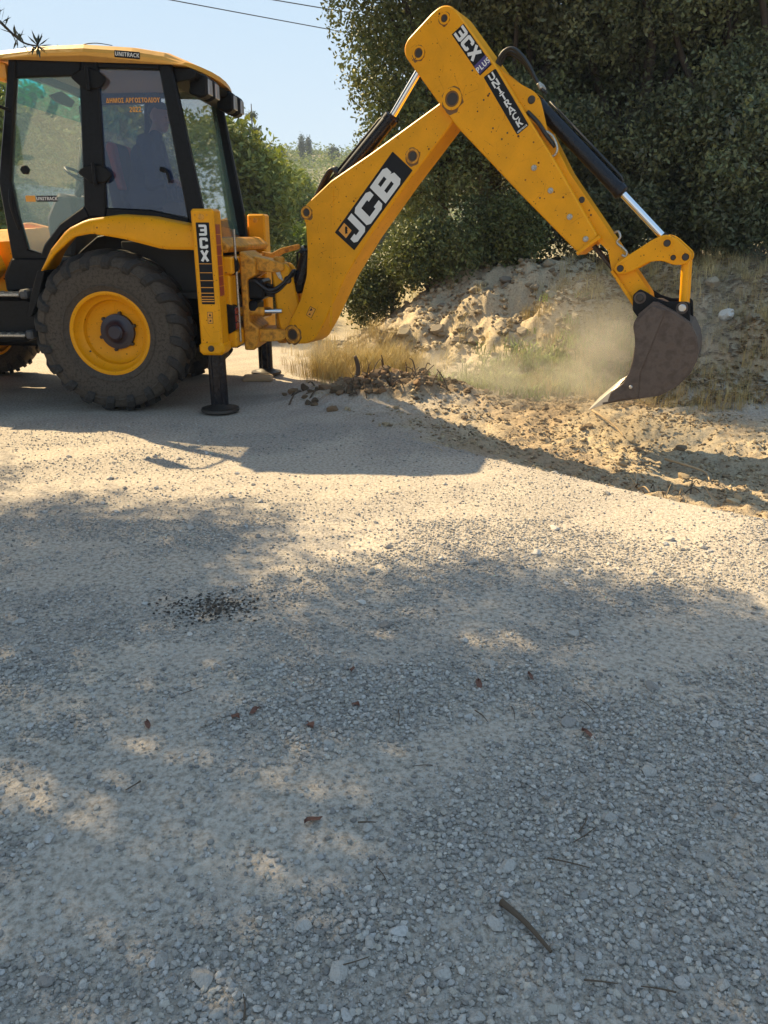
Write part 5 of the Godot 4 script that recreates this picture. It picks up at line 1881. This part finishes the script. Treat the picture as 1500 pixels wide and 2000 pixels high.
func make_grass() -> void:
	var straw := [Color(0.48, 0.36, 0.16), Color(0.55, 0.43, 0.2), Color(0.4, 0.3, 0.14), Color(0.34, 0.28, 0.13)]
	var tall := blade_tuft(22, 0.42, 0.1, 0.45, 0.0028)
	var low := blade_tuft(20, 0.22, 0.1, 0.7, 0.003)
	var a := []
	var b := []
	var c := []
	for i in 9000:
		var x := rng.randf_range(-1.4, 6.0)
		var z := rng.randf_range(-13.0, -7.0)
		var d := bank_d(x, z)
		if d < -0.1 or bank_s(x, z) < -2.2:
			continue
		var n := n2.get_noise_2d(x * 0.6, z * 0.6)
		var s := bank_s(x, z)
		var p := Vector3(x, height(x, z) - 0.01, z)
		if x > -0.7 - absf(rng.randfn()) * 0.3 + n * 0.5 and s < 0.25 - n and d < 0.8 and n > -0.3:
			if rng.randf() < 0.9:
				a.append(p)
		elif s > 1.9 + n * 1.5:
			if rng.randf() < 0.55:
				b.append(p)
		elif n > 0.2 and rng.randf() < 0.16:
			a.append(p)
	for i in 700:
		var x := -0.12 + rng.randfn() * 0.3
		var z := -8.95 + rng.randfn() * 0.22
		a.append(Vector3(x, height(x, z) - 0.01, z))
	for i in 900:   # field behind
		var x := rng.randf_range(-8.0, 1.0)
		var z := rng.randf_range(-26.0, -12.5)
		if n1.get_noise_2d(x * 1.5, z * 1.5) > -0.05:
			c.append(Vector3(x, height(x, z), z))
	scatter("dry_grass", "tall straw coloured grass at the foot of the sunlit mound", "grass", a, tall, M.dry_grass, straw, 0.4, 0.95)
	scatter("bank_grass", "dry grass growing on the shaded bank behind the bucket", "grass", b, tall, M.dry_grass, straw, 0.3, 0.7)
	# dead oak leaves under the trees
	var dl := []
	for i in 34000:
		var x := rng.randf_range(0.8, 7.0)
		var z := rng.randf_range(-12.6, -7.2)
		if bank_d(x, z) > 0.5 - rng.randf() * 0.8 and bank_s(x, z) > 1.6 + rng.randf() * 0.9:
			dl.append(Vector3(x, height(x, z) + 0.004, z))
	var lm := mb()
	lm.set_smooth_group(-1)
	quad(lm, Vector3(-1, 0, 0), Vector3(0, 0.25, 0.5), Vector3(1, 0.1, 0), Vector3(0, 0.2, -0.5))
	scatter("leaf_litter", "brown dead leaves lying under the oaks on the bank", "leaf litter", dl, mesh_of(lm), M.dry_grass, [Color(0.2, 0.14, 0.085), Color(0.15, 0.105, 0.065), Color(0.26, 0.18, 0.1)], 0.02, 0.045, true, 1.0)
	scatter("field_grass", "dry grass on the open field beyond the machine", "grass", c, low, M.dry_grass, straw, 0.8, 1.8)
	# brown seeded weeds in front of the hedge
	var w := []
	for i in 330:
		var x := rng.randf_range(-3.6, -1.4)
		var z := rng.randf_range(-15.5, -13.6)
		w.append(Vector3(x, height(x, z), z))
	scatter("tall_weeds", "tall brown dried weeds in front of the hedge", "weeds", w, blade_tuft(26, 1.15, 0.18, 0.3, 0.008), M.dry_grass, [Color(0.27, 0.2, 0.11), Color(0.34, 0.27, 0.14), Color(0.2, 0.16, 0.09), Color(0.2, 0.21, 0.08)], 0.6, 1.15)
	# green weeds beside the bucket teeth
	var g := []
	for i in 420:
		var x := 1.75 + rng.randfn() * 0.5
		var z := -8.35 + rng.randfn() * 0.3
		g.append(Vector3(x, height(x, z) - 0.01, z))
	scatter("green_weeds", "fresh green weeds on the verge behind the bucket teeth", "weeds", g, blade_tuft(16, 0.16, 0.1, 0.8, 0.006), M.dry_grass, [Color(0.2, 0.27, 0.06), Color(0.27, 0.32, 0.09), Color(0.16, 0.2, 0.06)], 0.6, 1.3)

# ---------------------------------------------------------------- stones, clods, litter
func stone_mesh(seed_: int, squash: float, rough: float, sub := 1) -> ArrayMesh:
	var n := FastNoiseLite.new()
	n.seed = seed_
	n.frequency = 0.9
	var t := (1.0 + sqrt(5.0)) / 2.0
	var v := [Vector3(-1, t, 0), Vector3(1, t, 0), Vector3(-1, -t, 0), Vector3(1, -t, 0), Vector3(0, -1, t), Vector3(0, 1, t), Vector3(0, -1, -t), Vector3(0, 1, -t), Vector3(t, 0, -1), Vector3(t, 0, 1), Vector3(-t, 0, -1), Vector3(-t, 0, 1)]
	var f := [[0, 11, 5], [0, 5, 1], [0, 1, 7], [0, 7, 10], [0, 10, 11], [1, 5, 9], [5, 11, 4], [11, 10, 2], [10, 7, 6], [7, 1, 8], [3, 9, 4], [3, 4, 2], [3, 2, 6], [3, 6, 8], [3, 8, 9], [4, 9, 5], [2, 4, 11], [6, 2, 10], [8, 6, 7], [9, 8, 1]]
	var faces := []
	for q in f:
		faces.append([v[q[0]].normalized(), v[q[1]].normalized(), v[q[2]].normalized()])
	for k in sub - 1:
		var next := []
		for q in faces:
			var a: Vector3 = (q[0] + q[1]).normalized()
			var b: Vector3 = (q[1] + q[2]).normalized()
			var c: Vector3 = (q[2] + q[0]).normalized()
			next.append([q[0], a, c])
			next.append([a, q[1], b])
			next.append([c, b, q[2]])
			next.append([a, b, c])
		faces = next
	var st := mb()
	st.set_smooth_group(-1)
	for q in faces:
		var w := []
		for p in q:
			# flats where the stone has broken
			var r: float = 1.0 + n.get_noise_3dv(p * 1.3 + Vector3.ONE * seed_) * rough
			var e: Vector3 = p * r
			for cut in [Vector3(0.7, 0.6, 0.3), Vector3(-0.5, 0.7, -0.5), Vector3(0.2, -0.3, 0.93)]:
				var cn: Vector3 = Basis(Vector3.UP, seed_ * 1.7) * cut.normalized()
				var over: float = e.dot(cn) - 0.62
				if over > 0.0:
					e -= cn * over
			w.append(Vector3(e.x * 1.15, e.y * squash, e.z * 0.92))
		tri(st, w[0], w[2], w[1])
	return mesh_of(st)

func make_stones() -> void:
	var pale := [Color(0.45, 0.415, 0.38), Color(0.53, 0.49, 0.45), Color(0.38, 0.35, 0.32), Color(0.3, 0.275, 0.255), Color(0.47, 0.425, 0.37), Color(0.45, 0.425, 0.405)]
	var meshes := []
	for k in 5:
		meshes.append(stone_mesh(k * 7 + 3, 0.72, 0.6))
	# fine gravel, swept into drifts between bare packed patches; the nearer, the more of its finest grains can be told apart
	var kinds := ["fine pale limestone gravel on the near stretch of road", "pale limestone gravel in drifts along the middle of the road", "thin scatter of gravel on the sunlit road before the machine"]
	var zone := [[-1.0, -2.6, 15000.0, 1.55, 0.0022, 0.0115, 3.4], [-2.6, -4.2, 7000.0, 2.4, 0.0025, 0.0095, 3.4], [-4.2, -6.6, 1300.0, 3.6, 0.003, 0.0095, 3.4]]
	for q in zone.size():
		var w: Array = zone[q]
		var lists := [[], [], []]
		var cnt := int((w[0] - w[1]) * 2.0 * w[3] * w[2])
		for i in cnt:
			var x := rng.randf_range(-w[3], w[3])
			var z := rng.randf_range(w[1], w[0])
			if rng.randf() > 0.12 + 0.88 * ss(-0.3, 0.45, gravel_mask(x, z)):
				continue
			if soil_mask(x, z) > 0.3:
				continue
			lists[rng.randi() % 3].append(Vector3(x, height(x, z) + 0.0005, z))
		for k in 3:
			scatter("gravel", kinds[q], "gravel", lists[k], meshes[(k + q) % 5], M.stone, pale, w[4], w[5], true, w[6])
	# loose bigger stones on the road, each its own
	var smooth := []
	for k in 4:
		smooth.append(stone_mesh(k * 5 + 40, 0.66, 0.3, 2))
	var done := 0
	while done < 210:
		var z := -1.05 - pow(rng.randf(), 1.5) * 4.6
		var half := 0.5 * (0.56 - z * 0.98) + 0.06
		var x := rng.randf_range(-half, half)
		var n := gravel_mask(x, z)
		if n < -0.2 or soil_mask(x, z) > 0.3:
			continue
		var s := rng.randf_range(0.010, 0.016) + 0.014 * pow(rng.randf(), 2.5)
		var c: Color = pale[rng.randi() % pale.size()]
		var j := rng.randf_range(0.85, 1.2)
		stone("loose_stone", smooth[done % 4], Vector3(x, height(x, z) + s * 0.3, z), s, Color(c.r * j, c.g * j, c.b * j), "%s %s limestone pebble lying loose on the gravel road" % ["small" if s < 0.0135 else "medium sized" if s < 0.019 else "large", "cream white" if c.r * j > 0.52 else "pale grey" if c.r * j > 0.42 else "darker grey"], "stone", "loose stones on the road")
		done += 1
	# rocks sticking out of the bank
	var rocky := [Color(0.3, 0.25, 0.18), Color(0.36, 0.3, 0.21), Color(0.26, 0.22, 0.17)]
	for i in 46:
		var x := rng.randf_range(-0.6, 2.0)
		var d := rng.randf_range(0.3, 2.2)
		var z := -9.2 - (d - (x + 0.3) * 0.55) / 0.835
		var s := rng.randf_range(0.035, 0.1)
		stone("bank_rock", smooth[i % 4], Vector3(x, height(x, z) + s * 0.15, z), s, rocky[i % 3], "%s %s rock half buried in the pale sunlit mound" % ["small" if s < 0.06 else "large", ["brown", "light brown", "dark brown"][i % 3]], "rock", "rocks in the mound")
	for i in 22:
		var x := rng.randf_range(2.0, 5.2)
		var d := rng.randf_range(0.2, 2.4)
		var z := -9.2 - (d - (x + 0.3) * 0.55) / 0.835
		var s := rng.randf_range(0.04, 0.11)
		stone("bank_rock", smooth[i % 4], Vector3(x, height(x, z) + s * 0.2, z), s, rocky[(i + 1) % 3], "grey brown rock lying in the grass of the shaded bank", "rock", "rocks in the shaded bank")
	var rub := []
	for i in 5200:
		var x := rng.randf_range(-1.2, 2.6)
		var z := rng.randf_range(-12.0, -8.4)
		if bank_mask(x, z) > 0.04 and n2.get_noise_2d(x * 0.9 + 20.0, z * 0.9) > -0.15:
			rub.append(Vector3(x, height(x, z), z))
	scatter("mound_rubble", "broken stones and crumbs of earth over the sunlit mound", "rubble", rub, meshes[1], M.stone, [Color(0.42, 0.34, 0.23), Color(0.3, 0.24, 0.16), Color(0.5, 0.42, 0.29), Color(0.22, 0.17, 0.11)], 0.008, 0.05, true)
	stone("white_stone", stone_mesh(91, 0.75, 0.5, 3), Vector3(3.62, height(3.62, -8.35) + 0.05, -8.35), 0.085, Color(0.66, 0.64, 0.6), "white rock lying on the shaded bank behind the bucket", "rock", "")
	stone("dark_clod", stone_mesh(92, 0.8, 0.5, 2), Vector3(-0.86, 0.045, -7.6), 0.06, Color(0.06, 0.045, 0.035), "dark lump of earth in the machine's shadow beside the dug heap", "clod", "")
	# clods of dug earth
	var soil := [Color(0.43, 0.335, 0.215), Color(0.36, 0.27, 0.165), Color(0.49, 0.395, 0.26), Color(0.23, 0.165, 0.105)]
	var cl := []
	for k in 3:
		cl.append(stone_mesh(k * 9 + 70, 0.75, 0.75, 2))
	heap_clods(cl)
	done = 0
	var crumbs := []
	for i in 45000:
		var x := rng.randf_range(-1.2, 4.2)
		var z := rng.randf_range(-8.8, -4.0)
		var m := soil_mask(x, z)
		if rng.randf() > m * (0.35 + 0.65 * ss(-0.2, 0.35, n2.get_noise_2d(x * 0.7 + 3.0, z * 0.7))):
			continue
		var y := height(x, z)
		if done < 140 and rng.randf() < 0.02:
			var s := rng.randf_range(0.014, 0.04)
			stone("earth_clod", cl[done % 3], Vector3(x, y + s * 0.3, z), s, soil[done % 4], "%s %s clod of dug earth on the torn up verge" % ["small" if s < 0.024 else "big", ["mid brown", "brown", "pale brown", "dark brown"][done % 4]], "clod", "clods of dug earth")
			done += 1
		else:
			crumbs.append(Vector3(x, y, z))
	scatter("loose_earth", "crumbled brown earth scattered along the dug verge", "soil", crumbs, cl[0], M.soil_clod, soil, 0.003, 0.017, true, 3.0)

func heap_clods(cl: Array) -> void:
	for i in 170:
		var x := 0.12 + rng.randfn() * 0.45
		var z := -7.6 + rng.randfn() * 0.17
		var s := rng.randf_range(0.015, 0.06)
		stone("heap_clod", cl[i % 3], Vector3(x, height(x, z) + s * 0.35, z), s, [Color(0.17, 0.11, 0.06), Color(0.12, 0.08, 0.045), Color(0.23, 0.14, 0.075)][i % 3], "%s %s damp clod in the heap torn up at the road edge" % ["small" if s < 0.035 else "big", ["dark brown", "blackish", "reddish brown"][i % 3]], "clod", "dark clods in the heap")

func stone(called: String, mesh: Mesh, at: Vector3, s: float, c: Color, label: String, category: String, group: String) -> void:
	var o := one(called, mesh, stone_mat(c), label, category, Transform3D(Basis(Vector3.UP, rng.randf() * TAU).scaled(Vector3.ONE * s), at), group)
	o.rotate_object_local(Vector3(1, 0, 0), rng.randf_range(-0.25, 0.25))

var tints := {}
func stone_mat(c: Color) -> Material:
	var key := "%d_%d_%d" % [int(c.r * 14.0), int(c.g * 14.0), int(c.b * 14.0)]
	if not tints.has(key):
		var m: StandardMaterial3D = M.stone.duplicate()
		m.resource_name = "stone_" + key
		m.vertex_color_use_as_albedo = false
		m.albedo_color = lin(c.r, c.g, c.b)
		tints[key] = m
	return tints[key]

func stick(called: String, pts: Array, r: float, m: Material, label: String, group := "") -> void:
	var st := mb()
	var lifted := []
	for p in pts:
		lifted.append(Vector3(p.x, height(p.x, p.z) + p.y, p.z))
	tube(st, curve(lifted, 4), r, 6, r * 0.5)
	one(called, mesh_of(st), m, label, "stick", Transform3D(), group)

func make_litter() -> void:
	stick("stick", [Vector3(0.29, 0.016, -1.46), Vector3(0.34, 0.018, -1.40), Vector3(0.385, 0.016, -1.32)], 0.0095, M.twig, "short thick dark stick lying on the gravel")
	for i in 16:
		var z := rng.randf_range(-2.4, -1.15)
		var x := rng.randf_range(-0.25, 0.75) if i % 3 else rng.randf_range(-0.9, 0.9)
		var a := rng.randf() * TAU
		var l := rng.randf_range(0.025, 0.055)
		var d := Vector3(cos(a), 0, sin(a)) * l
		var p := Vector3(x, 0.012, z)
		stick("twig", [p - d, p + Vector3(0.004, 0.004, 0.003), p + d], rng.randf_range(0.0016, 0.003), M.twig, "thin dry twig lying on the gravel road", "twigs on the road")
	# fallen leaves
	for q in [[-0.51, -2.24], [-0.45, -2.27], [-0.8, -2.2], [-0.25, -2.2], [-0.12, -2.55], [0.55, -2.5], [0.68, -2.15], [-0.2, -1.75], [-0.1, -2.32], [0.35, -2.45]]:
		var st := mb()
		st.set_smooth_group(-1)
		var a := rng.randf() * TAU
		var f := Basis(Vector3.UP, a)
		var l := rng.randf_range(0.018, 0.03)
		var y := height(q[0], q[1]) + 0.014
		var pts := []
		for k in 5:
			var t := k / 4.0
			pts.append([Vector3((t - 0.5) * 2.0 * l, 0.008 * sin(t * 5.0), sin(t * PI) * l * 0.5), Vector3((t - 0.5) * 2.0 * l, 0.004 * sin(t * 5.0) - 0.004, 0), Vector3((t - 0.5) * 2.0 * l, 0.009 * cos(t * 4.0), -sin(t * PI) * l * 0.5)])
		for k in 4:
			for s in 2:
				quad(st, pts[k][s], pts[k + 1][s], pts[k + 1][s + 1], pts[k][s + 1])
		var m: StandardMaterial3D = M.fallen_leaf
		one("fallen_leaf", mesh_of(st), m, "curled reddish brown leaf lying on the gravel road", "leaf", Transform3D(f, Vector3(q[0], y, q[1])), "fallen leaves on the road")
	# dark scraps of bark and needles in one spot on the road
	var dk := []
	for i in 520:
		var x := -0.78 + rng.randfn() * 0.11
		var z := -3.08 + rng.randfn() * 0.075
		dk.append(Vector3(x, height(x, z) + 0.002, z))
	scatter("dark_litter", "patch of dark crumbled bark on the pale gravel", "litter", dk, stone_mesh(33, 0.4, 0.6), M.stone, [Color(0.035, 0.03, 0.026), Color(0.06, 0.05, 0.04), Color(0.09, 0.075, 0.06)], 0.003, 0.010, true)
	# torn roots and dead stems on the heap
	for i in 34:
		var x := 0.05 + rng.randfn() * 0.38
		var z := -7.6 + rng.randfn() * 0.18
		var up := rng.randf_range(0.03, 0.2)
		var d := rv() * 0.14
		d.y = 0.0
		stick("torn_root", [Vector3(x, -0.02, z), Vector3(x + d.x * 0.5, up * 0.7, z + d.z * 0.5), Vector3(x + d.x, up, z + d.z)], rng.randf_range(0.003, 0.011), M.twig, "dark torn root sticking out of the dug heap", "torn roots in the heap")
	stick("stump_splinter", [Vector3(-0.28, -0.02, -7.75), Vector3(-0.26, 0.12, -7.76), Vector3(-0.29, 0.24, -7.75)], 0.035, M.twig, "upright dark stump splinter on top of the dug heap")
	stick("pale_root", [Vector3(1.98, 0.03, -7.2), Vector3(2.0, 0.05, -6.95), Vector3(2.08, 0.04, -6.75), Vector3(2.1, 0.02, -6.55)], 0.013, M.pale_root, "pale bent root lying on the dug earth below the bucket teeth")
	stick("pale_root", [Vector3(2.28, 0.06, -6.0), Vector3(2.36, 0.05, -5.8), Vector3(2.46, 0.07, -5.65), Vector3(2.44, 0.03, -5.5)], 0.011, M.pale_root, "pale forked root lying near the lip of the ditch")
	for i in 26:
		var x := 2.1 + rng.randfn() * 0.2
		var z := -5.25 + rng.randfn() * 0.14
		var d := rv() * rng.randf_range(0.06, 0.14)
		stick("torn_root", [Vector3(x, 0.0, z), Vector3(x + d.x * 0.5, 0.05, z + d.z * 0.5), Vector3(x + d.x, rng.randf_range(0.01, 0.1), z + d.z)], rng.randf_range(0.002, 0.007), M.twig if i % 3 else M.pale_root, "thin root in the tangle beside the ditch lip", "roots in the tangle by the ditch")
	for i in 18:
		var x := rng.randf_range(0.2, 3.2)
		var z := rng.randf_range(-7.4, -5.6)
		var d := rv() * 0.12
		stick("dry_twig", [Vector3(x, 0.02, z), Vector3(x + d.x * 0.5, 0.035, z + d.z * 0.5), Vector3(x + d.x, 0.02, z + d.z)], rng.randf_range(0.002, 0.005), M.pale_root, "thin dry twig lying on the dug earth", "dry twigs on the dug earth")
	# flat timber under the far foot
	var st := mb()
	prism(st, soft(pv([-0.17, 0.0, 0.15, 0.0, 0.17, 0.025, 0.14, 0.05, -0.15, 0.052, -0.18, 0.03]), 0.015), -0.11, 0.11, 0.01)
	one("timber_pad", mesh_of(st), M.pale_root, "flat pale timber pad lying by the far stabiliser foot", "pad", Transform3D(Basis(Vector3.UP, 0.1), Vector3(-1.42, 0.0, -8.7)))

# ---------------------------------------------------------------- dust
func make_dust() -> void:
	var fm := FogMaterial.new()
	fm.resource_name = "dust"
	fm.density = 0.42
	fm.albedo = Color(1.0, 0.96, 0.88)
	for q in [["pale sunlit dust rolling over the dug verge ahead of the bucket", Vector3(1.2, 0.16, -7.75), Vector3(0.95, 0.2, 0.42), 40, 0.2], ["tan dust falling from the bucket's mouth", Vector3(1.95, 0.55, -7.1), Vector3(0.33, 0.4, 0.35), 24, 0.2], ["thin dust hanging behind the bucket", Vector3(2.95, 0.7, -7.25), Vector3(0.4, 0.36, 0.3), 14, 0.11], ["low dust hanging behind the stabiliser legs", Vector3(-0.9, 0.3, -9.6), Vector3(0.7, 0.2, 0.4), 8, 0.15]]:
		var thick := FogMaterial.new()
		thick.resource_name = "dust_%d" % int(q[4] * 100.0)
		thick.density = q[4]
		thick.albedo = fm.albedo
		var t := thing("dust_cloud", q[0], "dust", q[1])
		for i in q[3]:
			var f := FogVolume.new()
			f.name = "dust_puff"
			f.shape = RenderingServer.FOG_VOLUME_SHAPE_ELLIPSOID
			var r := rng.randf_range(0.16, 0.5)
			f.size = Vector3(r * rng.randf_range(0.9, 1.5), r * rng.randf_range(0.7, 1.2), r) * 1.3
			f.material = thick
			var e: Vector3 = q[2]
			f.position = Vector3(rng.randfn() * e.x * 0.6, rng.randfn() * e.y * 0.6, rng.randfn() * e.z * 0.6)
			t.add_child(f, true)
